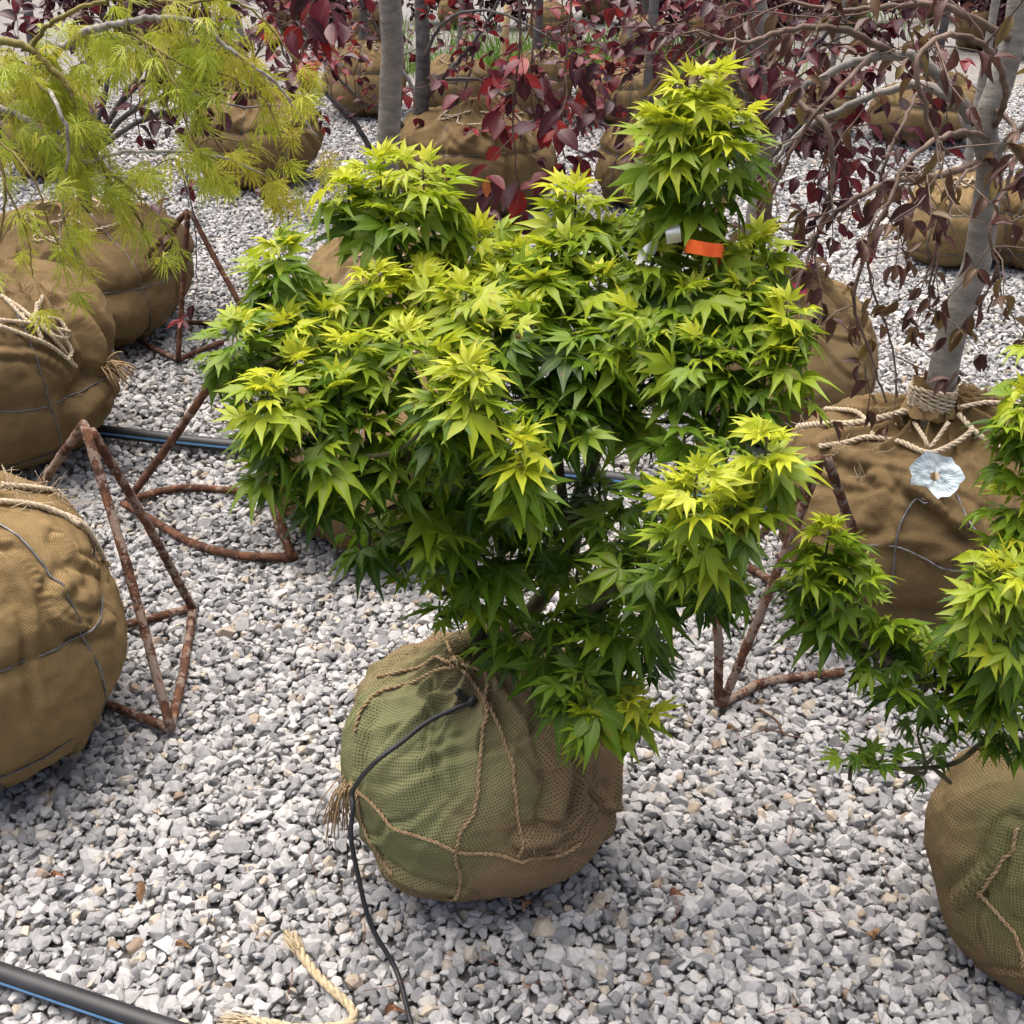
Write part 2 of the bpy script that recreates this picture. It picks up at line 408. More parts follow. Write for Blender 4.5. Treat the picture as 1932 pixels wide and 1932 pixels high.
e2r = N.new('FunctionNodeEulerToRotation'); L.new(na('rot', 'FLOAT_VECTOR'), e2r.inputs[0])
L.new(gi.outputs[0], iop.inputs['Points']); L.new(ci.outputs[0], iop.inputs['Instance'])
iop.inputs['Pick Instance'].default_value = True; L.new(na('idx', 'INT'), iop.inputs['Instance Index'])
L.new(e2r.outputs[0], iop.inputs['Rotation']); L.new(na('scl', 'FLOAT_VECTOR'), iop.inputs['Scale']); L.new(iop.outputs[0], go.inputs[0])
gm = gravel.modifiers.new('scatter', 'NODES'); gm.node_group = ng

# ------------------------------------------------------------------ root balls
class Ball:
    """burlap wrapped root ball; grid of (theta, t): theta 0 faces the viewer's side, t 0 is the crown"""
    def __init__(s, cx, base, width, hr=.85, nt=120, nv=80, lump=.05, folds=.03, nf=17, n=2.5, seed=1, neck=.05, depth=None, foot=.62, lean=0.0, ridges=(), belts=(), ribs=(), creases=26):
        f = plan(cx, base); a = .25
        for _ in range(12):
            Y = f[1] + foot * a
            H = 2 * a * hr; c = np.array([0, Y, H * .5]); dep = Y * CP - (c[2] - CAM_H) * SP
            a = width * dep / (2 * FP)
        X = (cx - 966) / FP * dep
        s.c = np.array([X, Y, 0.0]); s.a = a; s.H = H
        th = np.linspace(-math.pi, math.pi, nt + 1); t = np.linspace(0, 1, nv + 1)
        T, TH = np.meshgrid(t, th, indexing='ij')
        ph = math.pi * (T * .985 + .0075)
        sg = lambda v, e: np.sign(v) * np.abs(v) ** e
        rho = a * sg(np.sin(ph), 2 / n); z = sg(np.cos(ph), 2 / n)
        z = H / 2 * (1 + z) - .022 * (z < -.5) * ((-z - .5) / .5)
        Dx, Dy = np.sin(TH), -np.cos(TH)
        base_dir = np.stack([Dx * rho, Dy * rho, (z - H / 2)], -1)
        dirn = base_dir / (np.linalg.norm(base_dir, axis=-1)[..., None] + 1e-9)
        Pn = dirn * .5 + seed * 3.7
        d = a * lump * (vnoise(Pn, 2.6, seed) * 1.3 + .6 * vnoise(Pn, 6.0, seed + 1))
        # gathered cloth: folds run down from the tie
        wq = TH + .5 * vnoise(Pn, 3.0, seed + 2) + .7 * T
        fold = 1 - np.abs(np.sin(nf * .5 * wq + 1.5 * vnoise(Pn, 2.0, seed + 5))) ** .7
        fall = np.exp(-((T - .10) / .22) ** 2)
        patch = .35 + .65 * np.clip(vnoise(Pn, 4.0, seed + 3) * 1.6 + .45, 0, 1)
        d += a * folds * (fold * 2 - 1) * fall * patch
        fold2 = 1 - np.abs(np.sin(nf * .35 * wq + 2.0 * vnoise(Pn, 3.0, seed + 7))) ** .5
        d += a * folds * .7 * fold2 * np.exp(-((T - .45) / .3) ** 2) * np.clip(vnoise(Pn, 3.3, seed + 8) * 2, 0, 1)
        d += a * .012 * vnoise(Pn, 22, seed + 9) + a * .006 * vnoise(Pn, 45, seed + 10)
        cr_ = np.random.default_rng(seed * 13 + 5); U_ = TH * a * np.sin(ph) ** .5; V_ = T * math.pi * (a + H / 2) * .5
        for _ in range(creases):
            u0, v0 = cr_.uniform(-2.2, 2.2) * a, (cr_.beta(1.2, 1.8)) * math.pi * a * .85; an = cr_.normal(0, .55) + .25 * np.sign(u0) ; ln = cr_.uniform(.25, .8) * a
            du, dv = U_ - u0, V_ - v0; al = du * math.sin(an) + dv * math.cos(an); q_ = du * math.cos(an) - dv * math.sin(an)
            q_ = q_ + a * .10 * np.sin(al / a * cr_.uniform(2, 4) + cr_.uniform(0, 6)) + a * .03 * vnoise(Pn, 9, seed + 20)
            w_ = a * cr_.uniform(.022, .05); win = np.exp(-(al / ln) ** 4); am = a * cr_.uniform(.012, .034) * win
            d += am * (-1.1 * np.exp(-(q_ / w_) ** 2) + .9 * np.exp(-((q_ - 1.7 * w_) / (1.2 * w_)) ** 2))
        for b_ in belts: d -= a * .060 * np.exp(-np.abs((T - b_ - .012 * vnoise(Pn, 5, seed + 4)) / .028) ** 1.2)
        for r_ in ribs:
            dd = (TH - r_ + math.pi) % (2 * math.pi) - math.pi
            d -= a * .060 * np.exp(-np.abs(dd / .085) ** 1.2) * np.clip(T * 5, 0, 1)
        low = np.clip((T - .8) / .15, 0, 1); d *= (1 - low)
        Q = s.c + np.array([0, 0, H / 2]) + base_dir + dirn * d[..., None]
        Q[..., 2] += neck * a * 2 * np.exp(-(T / .07) ** 2) * 1.0
        Q[..., 0] += lean * np.clip(Q[..., 2], 0, 9)
        s.Q = Q; s.D = dirn; s.T = T; s.TH = TH
        arc = np.concatenate([[0], np.cumsum(np.linalg.norm(np.diff(Q, axis=0), axis=-1).mean(1))])
        s.uv = np.stack([TH * a, np.broadcast_to(arc[:, None], T.shape)], -1)
        for pts, amp, w in ridges:
            L3 = spline([s.px(*p) for p in pts], 6)
            dm = np.full(T.shape, 9.0); sd = np.zeros(T.shape)
            for q in L3: dm = np.minimum(dm, np.linalg.norm(s.Q - q, axis=-1))
            s.Q = s.Q + s.D * (amp * (np.exp(-(dm / w) ** 2) - .55 * np.exp(-((dm - 1.9 * w) / (.6 * w)) ** 2)))[..., None]
    def px(s, x, y, off=0.0):
        if getattr(s, 'pc_', None) is None or s.pc_[0] is not s.Q: s.pc_ = (s.Q, proj(s.Q))
        p = s.pc_[1]; e = np.hypot(p[..., 0] - x, p[..., 1] - y); m = e.min()
        cand = np.where(e < m + 6, p[..., 2], 99)
        i = np.unravel_index(np.argmin(cand), cand.shape)
        return s.Q[i] + s.D[i] * off
    def tt(s, th, t, off=0.0):
        nt = s.T.shape[1] - 1; nv = s.T.shape[0] - 1
        j = ((th + math.pi) / (2 * math.pi) * nt) % nt; i = min(max(t, 0), 1) * nv
        i0, j0 = int(min(i, nv - 1)), int(j); a, b = i - i0, j - j0
        f = lambda A: (A[i0, j0] * (1 - a) * (1 - b) + A[i0 + 1, j0] * a * (1 - b) + A[i0, j0 + 1] * (1 - a) * b + A[i0 + 1, j0 + 1] * a * b)
        return f(s.Q) + f(s.D) * off
    def top(s): return s.Q[0].mean(0)
    def build(s, parent, material):
        nv, nt = s.T.shape; 
        I = np.arange(nv * nt).reshape(nv, nt)
        a, b, c, d = I[:-1, :-1], I[:-1, 1:], I[1:, 1:], I[1:, :-1]
        T = np.concatenate([np.stack([a, d, c], -1).reshape(-1, 3), np.stack([a, c, b], -1).reshape(-1, 3)])
        me = bpy.data.meshes.new('root_ball'); o0 = base_of(parent)
        fill_mesh(me, s.Q.reshape(-1, 3) - o0, T, None, None, True, s.uv.reshape(-1, 2))
        me.materials.append(material)
        o = bpy.data.objects.new('root_ball', me); col.objects.link(o); o.parent = parent
        s.obj = o; return o
def ball_thing(name, label, cat, ball, material, group=None):
    t = thing(name, label, cat, (ball.c[0], ball.c[1], GZ), group)
    return t, ball.build(t, material)
def wires(ball, rb, belts, ribs, r=.0022, material='wire', tmax=.86, tmin=.06):
    for b in belts:
        mb = MB(); mb.tube([ball.tt(th, b + .012 * math.sin(3 * th + b * 9), r * .6) for th in np.linspace(-math.pi, math.pi, 61)], r, 5); mb.build('cage_wire', M[material], rb)
    for q in ribs:
        mb = MB(); mb.tube([ball.tt(q + .05 * math.sin(9 * t + q), t, r * .6) for t in np.linspace(tmin, tmax, 28)], r, 5); mb.build('cage_wire', M[material], rb)
def frays(mb, base_pts, n, ln, r=.0007, up=0.0, seed=0, outward=None):
    rr = np.random.default_rng(seed)
    for k in range(n):
        p = np.array(base_pts[rr.integers(len(base_pts))]) + rr.normal(0, .004, 3)
        d = nrm(rr.normal(size=3) + np.array([0, -.4, up])); q = [p]
        for j in range(4):
            d = nrm(d + rr.normal(0, .35, 3)); q.append(q[-1] + d * ln / 4 * rr.uniform(.5, 1.4))
        mb.tube(q, [r, r, r, r * .8, r * .4], 3)

# ------------------------------------------------------------------ leaves
def maple_mesh(k):
    rr = np.random.default_rng(500 + k)
    droop = rr.uniform(.02, .30); cup = rr.uniform(-.05, .06)
    V = [(0, 0, 0)]; T = []; mid = [1.0]
    angs = [0, 36, -36, 72, -72, 110, -110]; lens = [1, .96, .96, .80, .80, .50, .50]
    for a, Ln in zip(angs, lens):
        a = R(a + rr.normal(0, 4)); Ln *= rr.uniform(.9, 1.08); w = rr.uniform(.120, .148) * (1 if Ln > .55 else .8)
        ex = rr.uniform(-.05, .14); sw = rr.normal(0, .05); tw = rr.normal(0, .25)
        ca, sa = math.cos(a), math.sin(a)
        st = [(.34, .90), (.53, 1.0), (.76, .46)] if Ln > .55 else [(.35, .85), (.62, .7)]
        prev = None
        for s_, ws in st:
            x = s_ * Ln; hw = w * ws * (1 if Ln > .55 else .75); zc = -droop * x * x - ex * s_ ** 3 * Ln; off = sw * s_ * s_
            ring = []
            for side in (-1, 0, 1):
                yl = side * hw + off; zl = zc + (abs(side) * hw * .42 - .0) + cup * abs(side) + side * hw * tw
                V.append((x * ca - yl * sa, x * sa + yl * ca, zl)); mid.append(1.0 if side == 0 else 0.0); ring.append(len(V) - 1)
            if prev is None: T += [(0, ring[0], ring[1]), (0, ring[1], ring[2])]
            else: T += [(prev[0], ring[0], ring[1]), (prev[0], ring[1], prev[1]), (prev[1], ring[1], ring[2]), (prev[1], ring[2], prev[2])]
            prev = ring
        x = Ln * 1.08; off = sw * 1.3; V.append((x * ca - off * sa, x * sa + off * ca, -droop * x * x * 1.15 - ex * Ln)); mid.append(.4)
        e = len(V) - 1; T += [(prev[0], e, prev[1]), (prev[1], e, prev[2])]
    # stalk
    o = len(V); V += [(0, .012, 0), (0, -.012, 0), (-.28, 0, -.03)]; mid += [.9, .9, .9]; T.append((o, o + 1, o + 2))
    return np.array(V), np.array(T), np.array(mid)
def lace_mesh(k):
    rr = np.random.default_rng(700 + k); V = []; T = []; mid = []
    droop = rr.uniform(.35, .9)
    for a, Ln in zip([0, 20, -20, 40, -40, 64, -64], [1, .97, .97, .85, .85, .6, .6]):
        a = R(a + rr.normal(0, 5)); ca, sa = math.cos(a), math.sin(a); Ln *= rr.uniform(.85, 1.1); sw = rr.normal(0, .10)
        def pt(x, y):
            yl = y + sw * (x / Ln) ** 2; V.append((x * ca - yl * sa, x * sa + yl * ca, -droop * x * x)); mid.append(1.0 if y == 0 else 0.0); return len(V) - 1
        w = .021
        S = [(.02, .3), (.3, .9), (.55, 1), (.8, .7)]; L_ = [pt(s * Ln, -w * q) for s, q in S]; Rr = [pt(s * Ln, w * q) for s, q in S]; tip = pt(Ln, 0)
        for i in range(3): T += [(L_[i], L_[i + 1], Rr[i + 1]), (L_[i], Rr[i + 1], Rr[i])]
        T.append((L_[3], tip, Rr[3]))
        if Ln > .6:
            for s in (.36, .52, .68):
                for sd in (-1, 1):
                    p0 = pt((s - .05) * Ln, sd * w * .6); p1 = pt((s + .04) * Ln, sd * w * .6); p2 = pt((s + .20) * Ln, sd * (.12 + rr.uniform(-.02, .03)) * (1.15 - s))
                    T.append((p0, p1, p2))
    o = len(V); V += [(0, .01, 0), (0, -.01, 0), (-.3, 0, 0)]; mid += [0, 0, 0]; T.append((o, o + 1, o + 2))
    return np.array(V), np.array(T), np.array(mid)
def beech_mesh(k, narrow=False):
    rr = np.random.default_rng(900 + k); V = [(0, 0, 0)]; T = []; mid = [1.0]
    fold = rr.uniform(.15, .75); droop = rr.uniform(-.05, .4); tw = rr.normal(0, .2); wd = rr.uniform(.24, .34)
    if narrow: wd *= .72; fold = rr.uniform(.5, 1.3); droop = rr.uniform(.1, .5)
    prev = None
    for s, q in [(.12, .55), (.3, .93), (.52, 1), (.74, .75), (.9, .36)]:
        ring = []
        for sd in (-1, 0, 1):
            y = sd * wd * q; wav = .02 * math.sin(s * 40 + sd) if sd else 0
            V.append((s, y, abs(y) * fold - droop * s * s + y * tw * s + wav)); mid.append(1.0 if sd == 0 else 0.0); ring.append(len(V) - 1)
        if prev is None: T += [(0, ring[0], ring[1]), (0, ring[1], ring[2])]
        else: T += [(prev[0], ring[0], ring[1]), (prev[0], ring[1], prev[1]), (prev[1], ring[1], ring[2]), (prev[1], ring[2], prev[2])]
        prev = ring
    V.append((1.02, 0, -droop)); mid.append(.5); e = len(V) - 1; T += [(prev[0], e, prev[1]), (prev[1], e, prev[2])]
    o = len(V); V += [(0, .018, 0), (0, -.018, 0), (-.18, 0, .02)]; mid += [.8, .8, .8]; T.append((o, o + 1, o + 2))
    return np.array(V), np.array(T), np.array(mid)
SHAPES = {'maple': [maple_mesh(k) for k in range(9)], 'lace': [lace_mesh(k) for k in range(7)], 'beech': [beech_mesh(k) for k in range(8)], 'bronze': [beech_mesh(20 + k, True) for k in range(8)]}
NB = 9
_lm = {}
def leaf_me(kind, var, b, mt):
    key = (kind, var, b, mt)
    if key not in _lm:
        V, T, md = SHAPES[kind][var]; me = bpy.data.meshes.new('leaf')
        fill_mesh(me, V, T, np.full(len(V), b / (NB - 1)), md, kind != 'lace'); me.materials.append(M[mt]); _lm[key] = me
    return _lm[key]
def frame(d, n):
    x = nrm(d); z = np.asarray(n, float); z = z - x * z.dot(x); z = nrm(z); y = np.cross(z, x)
    return np.stack([x, y, z], 1)
def emit(parent, leaves, kind, mt, singles=300, stuff_name='foliage'):
    """leaves: (pos, 3x3, size, tint). The ones that show largest are parts of their own, the rest one part"""
    Pn = np.array([l[0] for l in leaves]); p = proj(Pn); sz = np.array([l[2] for l in leaves])
    inf = (p[:, 0] > -10) & (p[:, 0] < 1942) & (p[:, 1] > -10) & (p[:, 1] < 1942) & (p[:, 2] > 0)
    order = np.argsort(-np.where(inf, sz / p[:, 2] - .015 * (p[:, 2] - 1.5), -9)); mb = MB(); nsh = len(SHAPES[kind])
    ns = min(singles, int(inf.sum())); b0 = base_of(parent)
    for r_, k in enumerate(order):
        pos, Rm, s, tint = leaves[k]; tint = min(max(tint, 0), 1); var = (k * 7 + 3) % nsh
        if r_ < ns:
            o = bpy.data.objects.new('leaf', leaf_me(kind, var, int(round(tint * (NB - 1))), mt)); col.objects.link(o); o.parent = parent
            m4 = Matrix(np.vstack([np.hstack([Rm * s, (pos - b0)[:, None]]), [0, 0, 0, 1]]).tolist()); o.matrix_local = m4
        else:
            V, T, md = SHAPES[kind][var]; mb.add(V @ Rm.T * s + pos, T, tint, md)
    if mb.n:
        o = mb.build(stuff_name, M[mt], parent, kind != 'lace'); o['kind'] = 'stuff'

def tuft(leaves, c, Rr, Lh, n, size, rr, young=1.0, dens=None):
    """a shoot of maple leaves: young pale ones upright at the tip, old ones hanging over each other below"""
    tj = rr.normal(0, .06); ax_ = nrm(np.array([rr.normal(0, 1), rr.normal(0, 1), 0])); an_ = rr.normal(0, .30)
    RT = np.array(Matrix.Rotation(an_, 3, Vector(ax_)))
    for i in range(n):
        h = (i + rr.uniform(0, 1)) / n
        az = i * 2.39996 + rr.normal(0, .3)
        out = np.array([math.cos(az), math.sin(az), 0])
        prof = math.sqrt(max(.05, 1 - (2 * h * .9 - .85) ** 2)) if Lh > Rr * .5 else .9
        el = R((-52 + 78 * h ** .7 if young > .5 else -34 + 50 * h) + rr.normal(0, 21))
        base = c + RT @ (np.array([0, 0, (h - .45) * Lh]) + out * Rr * (.46 * prof + rr.uniform(-.22, .22))) + rr.normal(0, .008, 3)
        side = np.array([-out[1], out[0], 0])
        d = out * math.cos(el) + np.array([0, 0, math.sin(el)]) + side * rr.normal(0, .22)
        nn = out * -math.sin(el) + np.array([0, 0, math.cos(el)]) + rr.normal(0, .30, 3)
        s = size * (1 - .52 * h ** 2.2) * rr.uniform(.58, 1.2)
        tint = .10 + .22 * young + tj + young * (.46 * h ** 1.5 + .06 * h) + rr.normal(0, .13)
        leaves.append((base, frame(RT @ d, RT @ nn), s, min(tint, .76 + .3 * (tint - .76))))
    # the bud tip
    for i in range(3 if young > .6 else 0):
        az = rr.uniform(0, 6.28); out = np.array([math.cos(az), math.sin(az), 0]); el = R(rr.uniform(35, 75))
        d = out * math.cos(el) + np.array([0, 0, math.sin(el)]); nn = out * -math.sin(el) + np.array([0, 0, math.cos(el)])
        leaves.append((c + np.array([0, 0, .56 * Lh]) + out * .012, frame(d, nn), size * rr.uniform(.38, .55), .78 + rr.uniform(-.08, .16)))

def depth_of(P): return P[1] * CP - (P[2] - CAM_H) * SP
def maple(tree, ball, stems, tufts, rr, singles=300, leaf_px=84, thick=.016):
    """stems: list of polylines of 3D points; tufts: (x, y, Rpx, Lpx, Y, n, young)"""
    nodes = []
    for k, (st, r0, r1) in enumerate(stems):
        q = spline(st, 7); tr = MB(); tr.tube(q, np.linspace(r0, r1, len(q)), 9); tr.build('trunk' if k == 0 else 'stem', M['wood'], tree)
        for i, p in enumerate(q): nodes.append((p, r0 + (r1 - r0) * i / len(q)))
    NP = np.array([n[0] for n in nodes]); leaves = []; 
    for (x, y, Rp, Lp, Y, n, yg) in tufts:
        c = at(x, y, Y); k = depth_of(c) / FP
        low = yg <= .5
        tuft(leaves, c, Rp * k * (1.12 if low else 1), Lp * k * 1.12, max(4, int(n * (.95 if low else 1))), leaf_px * k * rr.uniform(.92, 1.08) * (.68 if Rp <= 56 and low else 1.13 if low else 1), rr, yg)
        e = c - np.array([0, 0, Lp * k * .4]); dd = np.linalg.norm(NP - e, axis=1) + 1.1 * np.clip(NP[:, 2] - e[2] + .03, 0, 9)
        j = int(np.argmin(dd)); p0, r0 = nodes[j]
        m1 = p0 + (e - p0) * .4 + np.array([0, 0, -.012]) + rr.normal(0, .012, 3); m2 = p0 + (e - p0) * .75 + rr.normal(0, .01, 3)
        q = spline([p0, m1, m2, e, c + np.array([0, 0, Lp * k * .5])], 5)
        br = MB(); br.tube(q, np.linspace(min(.006, max(.0035, r0 * .6)), .0016, len(q)), 6); br.build('branch', M['wood'], tree)
    emit(tree, leaves, 'maple', 'maple', singles)

def shoot(leaves, tw, start, d, ln, rr, droop, leafsize, step=.035, tint=(.1, .5), r=.0022, leafdroop=.5, skip=.15, wig=.22, side_p=.0, depth=0, sides=5):
    """a twig that wanders and droops, with alternate leaves"""
    p = np.array(start, float); d = nrm(d); q = [p.copy()]; n = max(3, int(ln / step)); alt = rr.uniform(0, 6.28)
    for i in range(n):
        d = nrm(d + rr.normal(0, wig, 3) + np.array([0, 0, -droop])); p = p + d * step * rr.uniform(.8, 1.2)
        if p[2] < .05: break
        q.append(p.copy())
        if leafsize and rr.random() > skip and i > 0:
            sd = nrm(np.cross(d, [0, 0, 1]) + 1e-3) * (1 if i % 2 else -1)
            ld = d * .5 + sd * rr.uniform(.5, 1.0) + np.array([0, 0, -leafdroop * rr.uniform(.4, 1.5)]) + rr.normal(0, .25, 3)
            nn = np.array([0, -.25, 1.0]) + rr.normal(0, .45, 3)
            leaves.append((p.copy(), frame(ld, nn), leafsize * rr.uniform(.6, 1.2), rr.uniform(*tint)))
        if depth and rr.random() < side_p:
            shoot(leaves, tw, p, d + rr.normal(0, .8, 3), ln * rr.uniform(.25, .6), rr, droop * 1.3, leafsize, step, tint, r * .65, leafdroop, skip, wig, side_p * .5, depth - 1, sides)
    if len(q) > 2:
        tw.tube(q, np.linspace(r, r * .4, len(q)), sides)
        if leafsize:
            for _ in range(2):
                leaves.append((p.copy(), frame(d + rr.normal(0, .5, 3), np.array([0, -.2, 1]) + rr.normal(0, .4, 3)), leafsize * rr.uniform(.6, 1.0), rr.uniform(*tint)))


# ------------------------------------------------------------------ the young maple in the middle
B = Ball(906, 1712, 515, .86, 320, 200, lump=.075, folds=.040, nf=15, seed=3, neck=.075, n=2.6, ridges=[
    ([(1090, 1330), (1040, 1375), (1062, 1430), (1068, 1490), (1050, 1540)], .016, .016),
    ([(1135, 1390), (1110, 1450), (1105, 1520), (1060, 1570), (1000, 1590)], .014, .014),
    ([(1060, 1600), (1110, 1560), (1140, 1500)], .012, .012),
    ([(930, 1300), (985, 1370), (1030, 1440)], .010, .012),
    ([(690, 1330), (672, 1400), (668, 1460)], .010, .012),
    ([(720, 1640), (800, 1680), (870, 1690)], .008, .012)])
maple1, rb = ball_thing('maple_tree', 'bushy green dwarf maple in an olive stained burlap ball, middle of the yard', 'tree', B, M['burlap_moss'])
maple1_base = B.c.copy()
def twine_px(ball, rb, lst, r=.0034, m='twine', name='twine', strands=2):
    for pts in lst:
        mb = MB(); q = spline([ball.px(x, y, r * .7) for x, y in pts], 7)
        # lift the string clear of the cloth between the traced points
        out = [ball.px(*proj(p)[:2], r * .8) if i % 3 == 0 else None for i, p in enumerate(q)]
        q2 = spline([o for o in out if o is not None], 4); rope(mb, q2, r, strands, r * 6.5); mb.build(name, M[m], rb)
twine_px(B, rb, [
    [(861, 1252), (815, 1252), (773, 1257), (709, 1268)],
    [(858, 1260), (766, 1282), (709, 1303), (676, 1340), (664, 1380)],
    [(835, 1218), (868, 1245), (900, 1282), (912, 1345), (916, 1398), (907, 1486), (886, 1546), (868, 1599), (865, 1645), (858, 1695), (840, 1712)],
    [(868, 1252), (904, 1275), (921, 1306), (949, 1370), (971, 1440), (981, 1511), (985, 1568), (981, 1612)],
    [(653, 1479), (695, 1518), (752, 1561), (819, 1596), (872, 1614), (942, 1617), (1013, 1614), (1060, 1604), (1110, 1575)],
    [(668, 1490), (676, 1550), (700, 1600), (735, 1650)]])
mb = MB(); k0 = B.px(863, 1252, .008)
for k in range(3):
    a = np.linspace(0, 6.28, 15); rr_ = .010
    ax = [nrm([1, .3, .2]), nrm([.2, 1, .5]), nrm([.4, -.5, 1])][k]; u = nrm(np.cross(ax, [0, .3, 1])); w = np.cross(ax, u)
    rope(mb, [k0 + rr_ * (math.cos(t) * u + math.sin(t) * w) for t in a], .0036, 2, .02)
mb.build('knot', M['twine'], rb)
mb = MB(); k1 = B.px(655, 1478, .012); rr = np.random.default_rng(5)
for k in range(26):
    p = [k1 + rr.normal(0, .006, 3)]; d = np.array([-.35, -.1, -.6]) + rr.normal(0, .25, 3)
    for j in range(6): d = nrm(d + np.array([0, 0, -.3]) + rr.normal(0, .1, 3)); p.append(p[-1] + d * rr.uniform(.008, .026))
    mb.tube(p, [.0016, .0016, .0014, .0013, .0012, .0011, .0006], 4)
mb.build('frayed_end', M['twine'], rb)
mb = MB(); frays(mb, [B.px(x, y) for x, y in [(860, 1252), (910, 1300), (985, 1560), (865, 1650), (1010, 1600), (1080, 1620), (960, 1690), (740, 1660), (700, 1640), (1030, 1480), (1060, 1450)]], 70, .035, .0005, .2, 3)
mb.build('loose_fibre', M['twine'], rb)

Y0 = B.c[1]
tb = at(912, 1238, Y0)
stems = [
    ([tb - np.array([0, 0, .06]), tb, at(898, 1180, Y0), at(880, 1110, Y0 - .03), at(868, 1010, Y0 - .06), at(850, 900, Y0 - .06), at(790, 780, Y0 - .04), at(740, 600, Y0 + .10)], .017, .006),
    ([at(915, 1225, Y0), at(935, 1170, Y0 + .01), at(945, 1060, Y0 + .04), at(930, 900, Y0 + .06), at(900, 740, Y0 + .06), at(880, 600, Y0 + .06)], .011, .004),
    ([tb, at(960, 1200, Y0), at(1020, 1130, Y0 + .02), at(1078, 1040, Y0 + .02), at(1088, 950, Y0 + .03), at(1130, 830, Y0 + .04), at(1140, 700, Y0 + .08), at(1200, 580, Y0 + .1), at(1295, 440, Y0 + .14), at(1305, 250, Y0 + .14)], .017, .006),
    ([at(1078, 1040, Y0 + .02), at(1060, 930, Y0 + .02), at(1050, 800, Y0 + .06), at(1060, 640, Y0 + .12), at(1085, 480, Y0 + .2)], .010, .004),
    ([tb, at(985, 1235, Y0 - .05), at(1070, 1190, Y0 - .10), at(1150, 1120, Y0 - .14), at(1230, 1060, Y0 - .16), at(1300, 1010, Y0 - .2)], .013, .005),
    ([at(1130, 830, Y0 + .04), at(1220, 760, Y0), at(1330, 700, Y0 - .02), at(1440, 660, Y0 - .02)], .007, .004),
    ([at(868, 1010, Y0 - .06), at(760, 930, Y0 - .12), at(650, 850, Y0 - .18), at(560, 780, Y0 - .2), at(490, 690, Y0 - .14)], .008, .004),
    ([at(985, 1235, Y0 - .05), at(1040, 1280, Y0 - .12), at(1110, 1300, Y0 - .18)], .005, .003),
]
y = Y0
